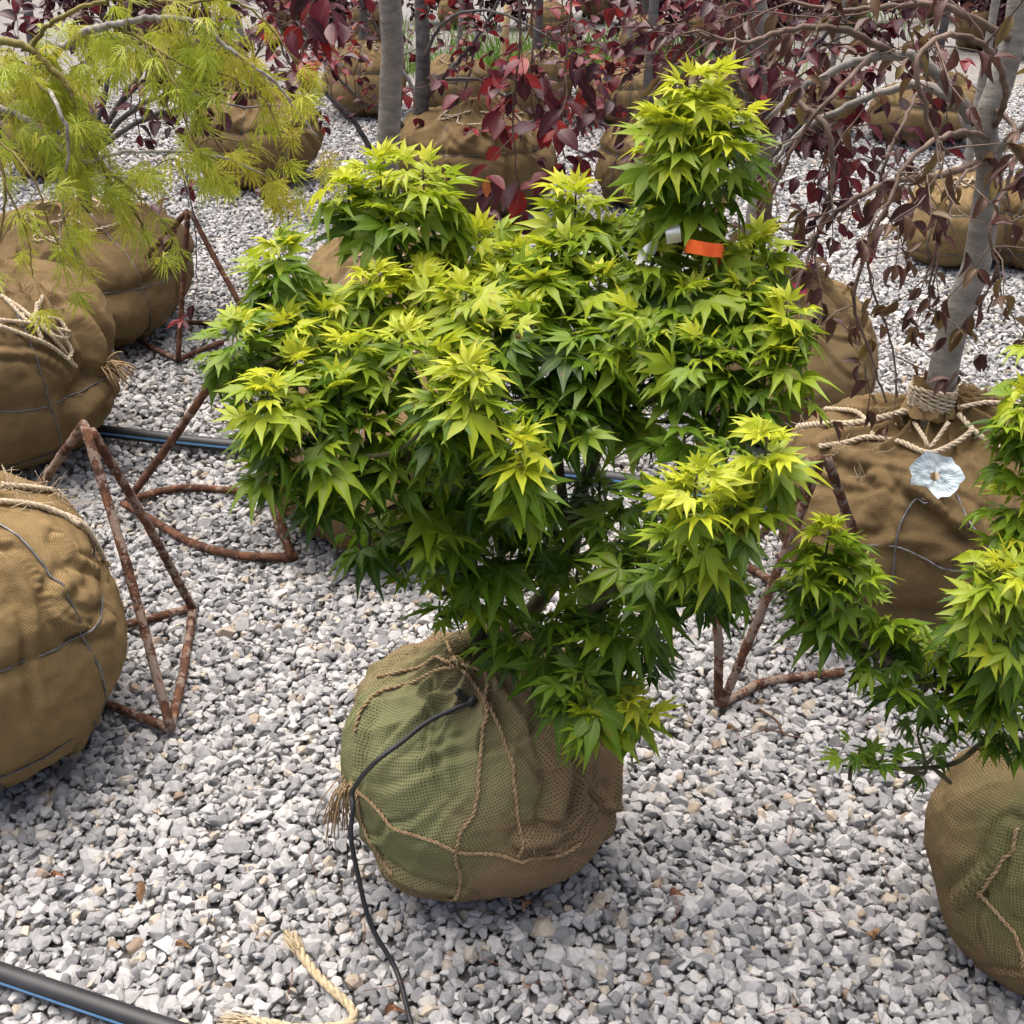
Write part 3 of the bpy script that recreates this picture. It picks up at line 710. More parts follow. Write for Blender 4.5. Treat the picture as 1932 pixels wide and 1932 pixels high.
tufts = [  # x, y, radius, height, distance, leaves, youth
    (1310, 205, 100, 100, y + .12, 34, 1.15), (1312, 270, 122, 120, y + .12, 42, .95), (1318, 350, 90, 120, y + .12, 30, .55), (1375, 280, 80, 110, y + .08, 20, 1.0), (1240, 285, 74, 110, y + .10, 18, .95),
    (720, 372, 95, 120, y + .18, 34, .95), (800, 375, 90, 110, y + .16, 26, .9), (745, 430, 95, 90, y + .14, 26, .35), (660, 390, 55, 80, y + .14, 14, .9),
    (530, 520, 66, 100, y + .02, 26, 1.0), (515, 575, 60, 60, y, 14, .3), (1085, 400, 66, 80, y + .22, 26, 1.1), (1080, 455, 70, 50, y + .2, 14, .5),
    (905, 480, 85, 80, y + .16, 28, 1.05), (830, 500, 70, 60, y + .14, 20, 1.0),
    (450, 655, 70, 80, y - .12, 28, .95), (540, 640, 70, 70, y - .06, 24, 1.0), (620, 620, 70, 70, y, 24, 1.0), (700, 560, 75, 80, y + .04, 26, 1.05), (790, 570, 80, 80, y + .04, 26, 1.0),
    (880, 590, 85, 80, y, 26, 1.05), (950, 560, 70, 70, y + .08, 20, .9), (660, 690, 80, 90, y - .1, 24, .85), (760, 680, 85, 90, y - .1, 26, .85), (560, 720, 70, 80, y - .14, 20, .8),
    (880, 740, 66, 90, y - .22, 26, 1.25), (840, 800, 85, 100, y - .2, 28, .7), (510, 790, 66, 110, y - .22, 28, 1.1), (575, 840, 80, 110, y - .2, 26, .75), (530, 900, 60, 60, y - .2, 12, .3),
    (1040, 510, 80, 80, y + .12, 28, .95), (1140, 480, 66, 70, y + .2, 22, .95), (1130, 560, 80, 80, y + .08, 22, .75), (1230, 530, 85, 90, y + .08, 28, .8), (1230, 430, 60, 60, y + .18, 16, .7),
    (1330, 510, 80, 80, y + .08, 24, .85), (1420, 490, 80, 80, y + .1, 26, 1.05), (1300, 590, 85, 80, y + .02, 26, .7), (1400, 580, 80, 80, y + .02, 24, .8), (1480, 620, 66, 80, y - .04, 24, 1.05), (1470, 700, 60, 80, y - .08, 16, .7),
    (1190, 640, 85, 80, y - .02, 22, .6), (1060, 620, 80, 70, y + .02, 18, .6), (1360, 690, 85, 80, y - .06, 22, .55), (1260, 720, 80, 70, y - .04, 16, .4), (1370, 780, 70, 70, y - .06, 14, .3),
    (975, 870, 48, 80, y - .26, 20, 1.15), (990, 930, 60, 50, y - .24, 12, .5), (1070, 800, 75, 60, y - .1, 16, .35), (1180, 790, 70, 60, y - .02, 12, .3), (1090, 720, 70, 60, y, 14, .35),
    (690, 800, 80, 80, y - .14, 20, .6), (690, 880, 80, 70, y - .14, 18, .35), (770, 880, 70, 70, y - .16, 16, .4), (880, 890, 70, 60, y - .1, 14, .2),
    (1440, 880, 52, 120, y - .28, 26, 1.15), (1310, 945, 66, 110, y - .32, 32, 1.25), (1300, 1040, 90, 110, y - .3, 28, .55), (1390, 980, 60, 90, y - .3, 18, .8), (1350, 1110, 60, 80, y - .26, 16, .4),
    (840, 1010, 85, 60, y - .14, 16, .35), (700, 1020, 70, 60, y - .1, 16, .2), (960, 950, 80, 60, y - .06, 16, .05), (930, 1060, 85, 70, y - .1, 18, .3), (900, 1120, 70, 60, y - .1, 14, .3), (790, 1070, 60, 50, y - .1, 8, .25),
    (1170, 1000, 80, 70, y - .1, 16, .15), (1090, 1080, 80, 50, y - .06, 12, .3), (1220, 1080, 80, 80, y - .2, 18, .2), (1050, 1180, 70, 50, y - .1, 12, .2), (1180, 1180, 75, 70, y - .16, 18, .2), (1220, 1240, 55, 50, y - .18, 10, .2),
    (1000, 1220, 60, 40, y - .1, 10, .3), (930, 1230, 35, 30, y - .06, 5, .35), (1090, 1290, 70, 50, y - .2, 16, .35), (1110, 1360, 50, 40, y - .24, 12, .7), (1180, 1345, 55, 60, y - .22, 16, .75), (830, 1150, 45, 40, y - .06, 7, .3), (1010, 700, 60, 50, y, 10, .2),
    (1000, 540, 75, 70, y + .08, 22, .8), (970, 500, 66, 60, y + .14, 18, .95), (990, 620, 75, 70, y, 20, .65), (930, 660, 75, 70, y - .06, 20, .7), (1120, 680, 80, 70, y - .04, 18, .5), (1130, 760, 70, 60, y - .04, 14, .35), (1020, 770, 70, 60, y - .08, 14, .45), (940, 800, 70, 60, y - .14, 16, .6), (1240, 640, 80, 70, y - .02, 18, .6), (1320, 680, 70, 70, y - .08, 16, .7), (1430, 760, 60, 70, y - .1, 14, .6), (1290, 840, 60, 60, y - .12, 10, .3), (1370, 860, 55, 60, y - .2, 12, .5), (640, 760, 70, 70, y - .16, 18, .7), (450, 720, 50, 60, y - .14, 12, .5), (620, 930, 60, 60, y - .16, 14, .3), (820, 950, 70, 60, y - .12, 14, .25), (1000, 1010, 70, 60, y - .04, 12, .1), (1250, 940, 60, 60, y - .2, 12, .35), (1130, 930, 60, 50, y - .02, 9, .15),
]
maple(maple1, B, stems, tufts, np.random.default_rng(21))

# ------------------------------------------------------------------ the maple at the right edge
B2 = Ball(1990, 1870, 440, .92, 240, 150, lump=.08, folds=.04, nf=13, seed=8, neck=.06, ridges=[([(1800, 1700), (1860, 1640), (1900, 1560)], .012, .012)])
maple2, rb2 = ball_thing('maple_tree', 'green maple cut by the right edge, low branch reaching left over gravel', 'tree', B2, M['burlap_moss2'])
twine_px(B2, rb2, [[(1925, 1555), (1900, 1600), (1878, 1640), (1845, 1700)], [(1850, 1690), (1880, 1730), (1915, 1775), (1928, 1830)]], .0036)
y2 = B2.c[1]; t2 = at(1985, 1420, y2)
stems2 = [
    ([t2 - np.array([0, 0, .05]), t2, at(1975, 1330, y2), at(1960, 1220, y2), at(1955, 1080, y2), at(1950, 900, y2 + .05)], .016, .006),
    ([at(1975, 1330, y2), at(1900, 1310, y2 - .03), at(1800, 1300, y2 - .05), at(1700, 1260, y2 - .06), at(1620, 1200, y2 - .05), at(1575, 1100, y2 - .02)], .009, .004),
    ([t2, at(1880, 1390, y2 - .03), at(1800, 1440, y2 - .05), at(1700, 1450, y2 - .08), at(1590, 1445, y2 - .1)], .006, .002),
    ([at(1960, 1220, y2), at(2060, 1050, y2 + .05), at(2120, 900, y2 + .08)], .009, .004)]
tufts2 = [(1560, 1035, 62, 90, y2, 26, 1.0), (1540, 1110, 66, 80, y2, 20, .6), (1600, 1110, 66, 90, y2 - .02, 20, .55), (1560, 1170, 60, 60, y2, 14, .45), (1620, 1160, 50, 50, y2, 10, .5), (1690, 1190, 60, 45, y2 - .04, 12, .5), (1655, 1255, 58, 40, y2 - .06, 10, .4), (1770, 1235, 60, 45, y2 - .05, 12, .5), (1740, 1300, 58, 40, y2 - .06, 10, .2),
           (1880, 1110, 70, 90, y2 - .1, 28, 1.0), (1900, 1050, 60, 60, y2 - .02, 16, .9), (1880, 1200, 80, 90, y2 - .1, 26, .45), (1900, 1300, 85, 80, y2 - .08, 24, .3), (1930, 960, 66, 90, y2, 26, .9), (1925, 790, 60, 90, y2 + .02, 26, 1.05), (1945, 870, 70, 90, y2, 22, .5), (1830, 1270, 60, 50, y2 - .06, 14, .4),
           (1620, 1420, 40, 30, y2 - .1, 10, .15), (1665, 1428, 35, 26, y2 - .1, 7, .15), (1735, 1375, 50, 40, y2 - .07, 8, .1), (1790, 1355, 50, 40, y2 - .06, 9, .15), (1860, 1385, 56, 50, y2 - .05, 10, .2), (1910, 1400, 55, 50, y2 - .08, 12, .3), (1745, 1440, 25, 20, y2 - .06, 4, .2),
           (2010, 1150, 90, 110, y2 - .06, 26, .6), (2020, 1000, 90, 110, y2, 26, .8), (2010, 800, 90, 110, y2 + .05, 26, .9), (2100, 900, 90, 120, y2 + .1, 24, .9), (2120, 1080, 90, 120, y2 + .05, 24, .6), (2010, 1300, 80, 80, y2 - .04, 18, .3), (1985, 700, 80, 100, y2 + .1, 24, 1.0)]
maple(maple2, B2, stems2, tufts2, np.random.default_rng(33), leaf_px=74)

# ------------------------------------------------------------------ laceleaf maple and the balls at the left edge
BL = Ball(-82, 1500, 596, .84, 320, 200, lump=.075, folds=.045, nf=15, seed=12, neck=.05, n=2.6, creases=9, belts=(.44, .66), ridges=[([(230, 1040), (120, 1110), (150, 1180), (215, 1170)], .012, .016), ([(20, 1030), (70, 1080), (110, 1170), (170, 1190)], .007, .008), ([(120, 1010), (160, 1060), (200, 1080)], .010, .012)])
tl, rbl = ball_thing('burlap_root_ball', 'large golden burlap root ball cut by the left edge, nearest on that side', 'root ball', BL, M['burlap_gold'])
wires(BL, rbl, (.44, .66), (-.35, .5, 1.25), .0026)
mb = MB()
for pts in ([(0, 948), (60, 952), (110, 965), (150, 990)], [(0, 912), (50, 918), (110, 912)], [(90, 960), (150, 985), (190, 1010), (205, 1040)]):
    rope(mb, spline([BL.px(x, y, .006) for x, y in pts], 6), .0065, 3, .04)
mb.build('rope', M['pale_twine'], rbl)
mb = MB(); frays(mb, [BL.px(x, y) for x, y in [(20, 915), (60, 915), (100, 915), (120, 930), (140, 950), (60, 950), (200, 1020)]], 90, .06, .0008, .8, 8); mb.build('loose_fibre', M['pale_twine'], rbl)
mb = MB(); tp = BL.top(); mb.tube(spline([tp - [0, 0, .08], tp + [0, 0, .15], tp + [-.03, .05, .6], tp + [-.02, .1, 1.1]], 6), np.linspace(.028, .018, 19), 10); mb.build('trunk', M['trunk'], tl)

BM = Ball(-40, 915, 500, .70, 260, 170, lump=.06, folds=.040, nf=15, seed=15, neck=.04, n=2.6, belts=(.5, .72), ridges=[([(150, 600), (190, 660), (195, 720), (160, 780)], .03, .035), ([(0, 660), (90, 680), (150, 740), (160, 800)], .010, .012)])
lace, rbm = ball_thing('laceleaf_maple', 'weeping laceleaf maple with fine yellow green foliage and burlap ball, upper left', 'tree', BM, M['burlap_brown'])
wires(BM, rbm, (.5, .72), (.35, .9, -.3), .0026)
mb = MB(); rr = np.random.default_rng(3)
for pts in ([(0, 555), (40, 580), (60, 600), (100, 640), (140, 680)], [(0, 610), (60, 635), (100, 655), (143, 690)], [(10, 560), (60, 610), (70, 570)], [(0, 600), (70, 610), (130, 630)], [(60, 600), (110, 600), (128, 640), (105, 640), (90, 620)], [(40, 590), (90, 610), (135, 660), (130, 680)], [(70, 560), (66, 600), (80, 640)]):
    rope(mb, spline([BM.px(x, y, rr.uniform(.006, .02)) for x, y in pts], 6), .0062, 3, .04)
mb.build('rope', M['pale_twine'], rbm)
mb = MB(); frays(mb, [BM.px(x, y) for x, y in [(20, 550), (60, 560), (100, 560), (120, 580), (40, 545)]], 80, .06, .0008, .8, 18)
e0 = BM.px(205, 690)
for k in range(30):
    p = [e0 + rr.normal(0, .01, 3)]; d = np.array([.8, -.1, .1]) + rr.normal(0, .3, 3)
    for j in range(5): d = nrm(d + [0, 0, -.25]); p.append(p[-1] + d * rr.uniform(.01, .022))
    mb.tube(p, .0022, 4)
mb.build('frayed_cloth', M['twine'], rbm)

yl = BM.c[1]; ltop = BM.top()
tr = MB(); crown = ltop + np.array([-.02, -.1, .75])
tr.tube(spline([ltop - [0, 0, .08], ltop + [.02, -.02, .25], ltop + [-.03, -.05, .5], crown], 7), np.linspace(.035, .026, 22), 10)
tr.build('trunk', M['lichen_wood'], lace)
YL = yl - .45
paths = [
    ([crown, at(-60, 95, YL + .1), at(0, 78, YL), at(55, 92, YL), at(85, 118, YL), at(118, 150, YL), at(140, 190, YL), at(150, 240, YL), at(185, 300, YL), at(215, 352, YL), at(255, 400, YL), at(280, 460, YL + .05), at(298, 525, YL + .05)], .011, .002, 'olive_wood'),
    ([crown, at(60, 150, YL + .15), at(105, 100, YL + .1), at(160, 60, YL + .05), at(210, 48, YL), at(275, 35, YL), at(340, 35, YL), at(380, 48, YL), at(420, 82, YL), at(470, 120, YL), at(520, 155, YL), at(560, 210, YL), at(600, 260, YL)], .011, .002, 'lichen_wood'),
    ([at(55, 92, YL), at(100, 42, YL), at(170, 8, YL), at(250, -4, YL), at(350, 6, YL), at(430, -2, YL), at(500, 40, YL), at(560, 120, YL)], .006, .002, 'olive_wood'),
    ([crown, at(-40, 200, YL + .05), at(0, 205, YL), at(50, 225, YL), at(90, 262, YL), at(130, 290, YL), at(170, 306, YL), at(200, 296, YL), at(250, 286, YL), at(360, 287, YL), at(430, 300, YL), at(500, 330, YL)], .010, .002, 'lichen_wood'),
    ([crown, at(-20, 118, YL + .1), at(30, 140, YL + .05), at(62, 146, YL + .05), at(110, 200, YL - .1), at(130, 280, YL - .1), at(120, 400, YL - .1), at(150, 500, YL - .1)], .009, .002, 'lichen_wood'),
    ([at(-60, 95, YL + .1), at(-20, 250, YL - .15), at(10, 350, YL - .2), at(0, 450, YL - .2)], .006, .002, 'olive_wood'),
    ([at(210, 48, YL), at(260, 70, YL), at(300, 95, YL - .05), at(360, 130, YL - .05), at(420, 140, YL), at(500, 190, YL), at(540, 290, YL)], .004, .0015, 'olive_wood'),
    ([at(170, 306, YL), at(240, 350, YL), at(290, 400, YL), at(330, 440, YL)], .003, .0012, 'olive_wood'),
    ([at(-20, 250, YL - .15), at(60, 330, YL - .2), at(90, 420, YL - .2), at(130, 480, YL - .2), at(190, 520, YL - .2)], .003, .0012, 'olive_wood'),
    ([at(10, 350, YL - .2), at(50, 440, YL - .2), at(60, 520, YL - .2)], .003, .0012, 'olive_wood'),
    ([at(360, 287, YL), at(400, 260, YL), at(460, 270, YL), at(510, 300, YL), at(540, 340, YL)], .003, .0012, 'olive_wood'),
    ([at(300, 95, YL - .05), at(330, 160, YL - .1), at(350, 230, YL - .1), at(380, 300, YL - .1)], .003, .0012, 'olive_wood'),
]
leaves = []; tw = MB(); rr = np.random.default_rng(77)
for pts, r0, r1, mt in paths:
    q = spline(pts, 8); mb = MB(); q = q + rr.normal(0, .0015, q.shape); mb.tube(q, np.linspace(r0, r1, len(q)), 8); mb.build('branch', M[mt], lace)
    n0 = 6
    for i in range(n0, len(q), 2):
        pq = proj(q[i])
        if pq[0] < -120 or rr.random() < (.50 if pq[0] > 400 else .08 if pq[1] < 250 else .36 if pq[1] < 330 else .66): continue
        d = nrm(q[min(i + 1, len(q) - 1)] - q[i - 1])
        for _ in range(1):
            shoot(leaves, tw, q[i], d * .55 + rr.normal(0, .5, 3) + [0, .3, -.35], rr.uniform(.04, .12), rr, .22, .080, .027, (.30, .9), .0011, 1.1, .15, .2, sides=4)
tw.build('twigs', M['olive_wood'], lace)
tip = lambda l: (l[0], l[1], l[2], l[3] + (.22 if proj(l[0])[0] > 430 else 0))
emit(lace, [tip(l) for l in leaves], 'lace', 'lace')

def far_ball(name, label, cat, cx, base, width, hr=.85, seed=1, mt='burlap_far', belts=(.42, .66), ribs=(-.9, -.1, .7), res=(80, 54), rope_top=True, n=2.6, group=None, twine=False, neck=.04):
    b = Ball(cx, base, width, hr, res[0], res[1], lump=.085, folds=.06, nf=15, seed=seed, n=n, belts=belts, ribs=ribs, neck=neck)
    t, r = ball_thing(name, label, cat, b, M[mt], group)
    wires(b, r, belts, ribs, .0024 if width > 250 else .003)
    if rope_top:
        mb = MB(); rr = np.random.default_rng(seed)
        for k in range(7):
            a0 = rr.uniform(-2.6, 2.6)
            rope(mb, spline([b.tt(a0 + q * rr.uniform(.5, 1.2), .05 + .025 * rr.uniform(0, 3) * (1 + q), .006) for q in (0, .4, .8, 1.2)], 4), .006, 2, .05, 4)
        mb.build('rope', M['pale_twine'], r)
    return b, t, r
def trunk_on(b, t, pts, r0, r1, mt='trunk', name='trunk'):
    mb = MB(); q = spline(pts, 7)
    rad = np.linspace(r0, r1, len(q)) * (1 + .05 * vnoise(q, 9, 2)); rad[:3] *= [1.25, 1.12, 1.04]
    mb.tube(q, rad, 12); return mb.build(name, M[mt], t)
def beech_branches(t, paths, rr, kind, n_twig, ln, droop, size, tint, r, leafdroop=.5, singles=300, wig=.22, side_p=.12, mt='dark_trunk', twm='twig', skip=.15, start=.3, step=.035):
    leaves = []; tw = MB()
    for pts, r0, r1 in paths:
        q = spline(pts, 7); q = q + rr.normal(0, .002, q.shape); mb = MB(); mb.tube(q, np.linspace(r0, r1, len(q)), 8); mb.build('branch', M['trunk' if r0 > .009 and mt == 'tan_twig' else mt], t)
        for k in range(n_twig):
            i = int(len(q) * rr.uniform(start, .99)); d = nrm(q[min(i + 1, len(q) - 1)] - q[max(i - 1, 0)])
            shoot(leaves, tw, q[i], d * .7 + rr.normal(0, .6, 3), ln * rr.uniform(.4, 1.2), rr, droop, size, step, tint, r, leafdroop, skip, wig, side_p, 1)
    tw.build('twigs', M[twm], t); emit(t, leaves, kind, kind, singles)

# left rear ball with its purple beech
b6, t6, r6 = far_ball('beech_tree', 'dark red leaved beech bush behind the laceleaf maple, wide burlap ball', 'tree', 140, 672, 425, .54, 22, 'burlap_brown', (.48, .74), (-.6, .25, 1.0), (200, 130))
Y6 = b6.c[1]
trunk_on(b6, t6, [b6.top() - [0, 0, .05], at(158, 400, Y6), at(155, 330, Y6), at(165, 260, Y6)], .035, .022, 'dark_trunk')
pt6 = at(160, 300, Y6)
beech_branches(t6, [
    ([pt6, at(220, 235, Y6), at(280, 190, Y6 - .05), at(340, 175, Y6 - .1), at(420, 130, Y6 - .1)], .012, .004),
    ([pt6, at(260, 230, Y6 + .2), at(350, 200, Y6 + .3), at(440, 150, Y6 + .3), at(500, 80, Y6 + .3)], .012, .004),
    ([pt6, at(230, 190, Y6), at(280, 110, Y6), at(300, 40, Y6), at(310, -40, Y6)], .012, .004),
    ([pt6, at(200, 170, Y6 + .1), at(200, 60, Y6 + .2), at(180, -20, Y6 + .2)], .012, .004),
    ([pt6, at(90, 230, Y6), at(30, 160, Y6), at(-30, 100, Y6)], .012, .004),
    ([pt6, at(250, 170, Y6 + .3), at(380, 80, Y6 + .4), at(430, 0, Y6 + .4)], .010, .004),
    ],
    np.random.default_rng(6), 'beech', 14, .34, .03, .062, (0, .62), .003, .3, 300, skip=.25)
beech_branches(t6, [
    ([at(160, 340, Y6), at(230, 350, Y6 - .2), at(330, 300, Y6 - .35), at(355, 390, Y6 - .45)], .004, .002),
    ([at(280, 190, Y6 - .05), at(345, 180, Y6 - .25), at(352, 330, Y6 - .4), at(368, 440, Y6 - .45), at(372, 540, Y6 - .45)], .004, .002),
    ([at(340, 175, Y6 - .1), at(450, 200, Y6 - .3), at(535, 210, Y6 - .4), at(538, 330, Y6 - .4), at(545, 430, Y6 - .4)], .004, .002)],
    np.random.default_rng(16), 'beech', 2, .13, .05, .062, (.1, .8), .002, .3, 0, skip=.5, start=.5)

# ------------------------------------------------------------------ balls behind the middle maple
b8, t8, r8 = far_ball('balled_tree', 'brown burlap ball partly hidden behind the middle maple, beside rusty rod foot', 'tree', 725, 1052, 450, .66, 31, 'burlap_brown', (.45, .7), (-.75, -.2, .5), (200, 130))
trunk_on(b8, t8, [b8.top() - [0, 0, .05], b8.top() + [.02, 0, .2], b8.top() + [.05, .05, .42]], .018, .011)
b7, t7, r7 = far_ball('beech_tree', 'straight grey trunked tree left of centre with burlap ball behind the maple', 'tree', 742, 760, 350, .78, 35, 'burlap_far', (.5, .75), (-.8, .1, .8), (200, 130))
Y7 = b7.c[1]; q7 = at(738, 495, Y7)
trunk_on(b7, t7, [b7.top() - [0, 0, .06], at(738, 480, Y7), at(733, 400, Y7), at(731, 300, Y7), at(735, 220, Y7), at(737, 150, Y7), at(741, 100, Y7), at(738, 40, Y7), at(735, -40, Y7), at(736, -300, Y7), at(740, -600, Y7)], .040, .033)
beech_branches(t7, [
    ([at(736, -120, Y7), at(850, -150, Y7 - .2), at(960, -120, Y7 - .3), at(982, 60, Y7 - .3), at(968, 200, Y7 - .3), at(975, 330, Y7 - .3), at(985, 435, Y7 - .3)], .006, .0022),
    ([at(850, -150, Y7 - .2), at(1000, -140, Y7 - .25), at(1075, -60, Y7 - .25), at(1070, 90, Y7 - .25), at(1060, 250, Y7 - .25), at(1065, 300, Y7 - .25)], .005, .002),
    ([at(900, -140, Y7), at(995, -40, Y7 - .1), at(1005, 60, Y7 - .1), at(1000, 160, Y7 - .1), at(1010, 250, Y7 - .1)], .005, .002),
    ([at(736, -100, Y7), at(640, -120, Y7 - .1), at(600, 20, Y7 - .2), at(560, 120, Y7 - .2)], .006, .002)],
    np.random.default_rng(71), 'beech', 7, .22, .08, .090, (.1, .95), .0025, .35, 300, side_p=.08, skip=.2, mt='tan_twig', start=.35)

b9, t9, r9 = far_ball('beech_tree', 'dark stemmed red beech fanning out right of the grey trunk', 'tree', 895, 412, 315, .56, 41, 'burlap_brown', (.40, .68), (-.5, .3, 1.0), (160, 100))
Y9 = b9.c[1]; 
trunk_on(b9, t9, [b9.top() + [-.10, 0, -.12], at(793, 270, Y9), at(793, 220, Y9), at(797, 160, Y9), at(798, 80, Y9), at(795, 0, Y9), at(800, -150, Y9)], .050, .032, 'dark_trunk')
p9 = at(797, 190, Y9)
beech_branches(t9, [
    ([at(795, 200, Y9), at(830, 150, Y9), at(870, 110, Y9), at(920, 40, Y9), at(960, -40, Y9)], .018, .006),
    ([at(793, 215, Y9), at(775, 160, Y9 + .1), at(740, 100, Y9 + .2), at(690, 20, Y9 + .2), at(660, -60, Y9 + .2)], .014, .005),
    ([at(793, 285, Y9), at(740, 215, Y9 - .1), at(680, 190, Y9 - .15), at(620, 120, Y9 - .2), at(560, 40, Y9 - .2)], .016, .005),
    ([at(700, 280, Y9 - .1), at(660, 220, Y9 - .2), at(600, 165, Y9 - .2), at(540, 110, Y9 - .2), at(520, 20, Y9 - .2)], .016, .005),
    ([at(793, 285, Y9), at(850, 290, Y9 - .2), at(930, 255, Y9 - .3), at(1000, 230, Y9 - .35), at(1100, 180, Y9 - .3)], .012, .004),
    ([at(795, 120, Y9), at(840, 40, Y9 - .2), at(920, 20, Y9 - .3), at(1000, 50, Y9 - .4), at(1080, 100, Y9 - .4), at(1120, 140, Y9 - .4)], .010, .003),
    ([at(830, 150, Y9), at(900, 150, Y9 + .2), at(960, 180, Y9 + .2), at(1010, 110, Y9 + .2), at(1080, 40, Y9 + .2)], .010, .003),
    ([at(793, 285, Y9), at(840, 220, Y9 + .2), at(880, 160, Y9 + .3), at(900, 60, Y9 + .3), at(920, -60, Y9 + .3)], .012, .004)],
    np.random.default_rng(91), 'beech', 10, .40, .02, .070, (.05, .95), .0032, .3, 300, side_p=.12, skip=.45)

# ------------------------------------------------------------------ the weeping beech at the right
B15 = Ball(1750, 1225, 585, .68, 280, 180, lump=.075, folds=.05, nf=19, seed=52, neck=.055, n=2.3, belts=(.60,), ridges=[
    ([(1580, 855), (1640, 870), (1700, 880), (1760, 930), (1840, 1000), (1900, 1060)], .020, .022), ([(1640, 900), (1720, 925), (1800, 985), (1860, 1050)], .012, .014), ([(1500, 860), (1580, 900), (1650, 905)], .012, .016)])
t15, r15 = ball_thing('beech_tree', 'weeping bronze leaved beech with grey leaning trunk and big burlap ball, right', 'tree', B15, M['burlap_brown'])
Y15 = B15.c[1]
for pts in ([(1620, 1030), (1690, 1034), (1740, 1055), (1780, 1075), (1850, 1080)], [(1770, 925), (1745, 955), (1727, 948), (1698, 980), (1690, 1030), (1680, 1080), (1674, 1130)], [(1800, 925), (1830, 980), (1855, 1025), (1857, 1075), (1862, 1130)], [(1480, 985), (1550, 1010), (1620, 1030)]):
    mb = MB(); mb.tube(spline([B15.px(x, y, .004) for x, y in pts], 6), .0027, 6); mb.build('cage_wire', M['wire'], r15)
for pts, rr0 in (([(1505, 802), (1560, 800), (1620, 795), (1700, 780), (1740, 775)], .012), ([(1545, 850), (1600, 830), (1640, 822), (1700, 830), (1755, 850), (1800, 835), (1840, 810)], .009), ([(1555, 770), (1610, 778), (1640, 795), (1700, 800)], .008), ([(1800, 785), (1840, 820), (1880, 845), (1925, 860)], .009), ([(1755, 850), (1765, 880), (1772, 920)], .008), ([(1800, 775), (1860, 760), (1920, 765)], .008), ([(1640, 795), (1648, 820)], .008), ([(1730, 800), (1740, 830), (1760, 845), (1790, 800)], .007)):
    mb = MB(); rope(mb, spline([B15.px(x, y, .007) for x, y in pts], 6), rr0 * .75, 3, .045); mb.build('rope', M['pale_twine'], r15)
mb = MB(); tp = B15.px(1770, 775)
for k in range(7):
    rope(mb, [tp + np.array([.049 * math.cos(a), .049 * math.sin(a) + .03, .000 + k * .007 + .004 * math.sin(2 * a + k)]) for a in np.linspace(0, 6.3, 30)], .006, 2, .04)
mb.build('rope_collar', M['pale_twine'], r15)
cp = tp + np.array([0, .03, 0])
mb = MB(); a_ = np.linspace(0, 2 * math.pi, 37); V = []; 
hs = [-.02, .015, .035, .05, .06]
for i, h in enumerate(hs):
    rad = [.060, .047, .044, .046, .050][i] * (1 + .10 * np.sin(7 * a_ + i)) ; V.append(np.stack([cp[0] + rad * np.cos(a_), cp[1] + rad * np.sin(a_), cp[2] + h + .014 * np.sin(2 * a_ + 1) * (i / 4)], 1))
V = np.concatenate(V); T = [t for i in range(4) for j in range(36) for t in ((i * 37 + j, i * 37 + j + 1, (i + 1) * 37 + j + 1), (i * 37 + j, (i + 1) * 37 + j + 1, (i + 1) * 37 + j))]
mb.add(V, T); mb.build('burlap_collar', M['burlap_gold'], r15)
mb = MB(); frays(mb, [B15.px(x, y) for x, y in [(1510, 805), (1600, 800), (1650, 850), (1700, 800), (1580, 850), (1660, 790), (1620, 900)]], 90, .05, .0007, .6, 28); mb.build('loose_fibre', M['pale_twine'], r15)
yt = cp[1]
trunk_on(B15, t15, [cp - [0, 0, .06], at(1772, 740, yt), at(1788, 660, yt), at(1815, 570, yt), at(1842, 500, yt), at(1858, 400, yt), at(1868, 310, yt), at(1858, 240, yt), at(1890, 150, yt), at(1915, 60, yt), at(1930, -60, yt)], .036, .022)
W = lambda x, y, dy=0.0: at(x, y, yt + dy)
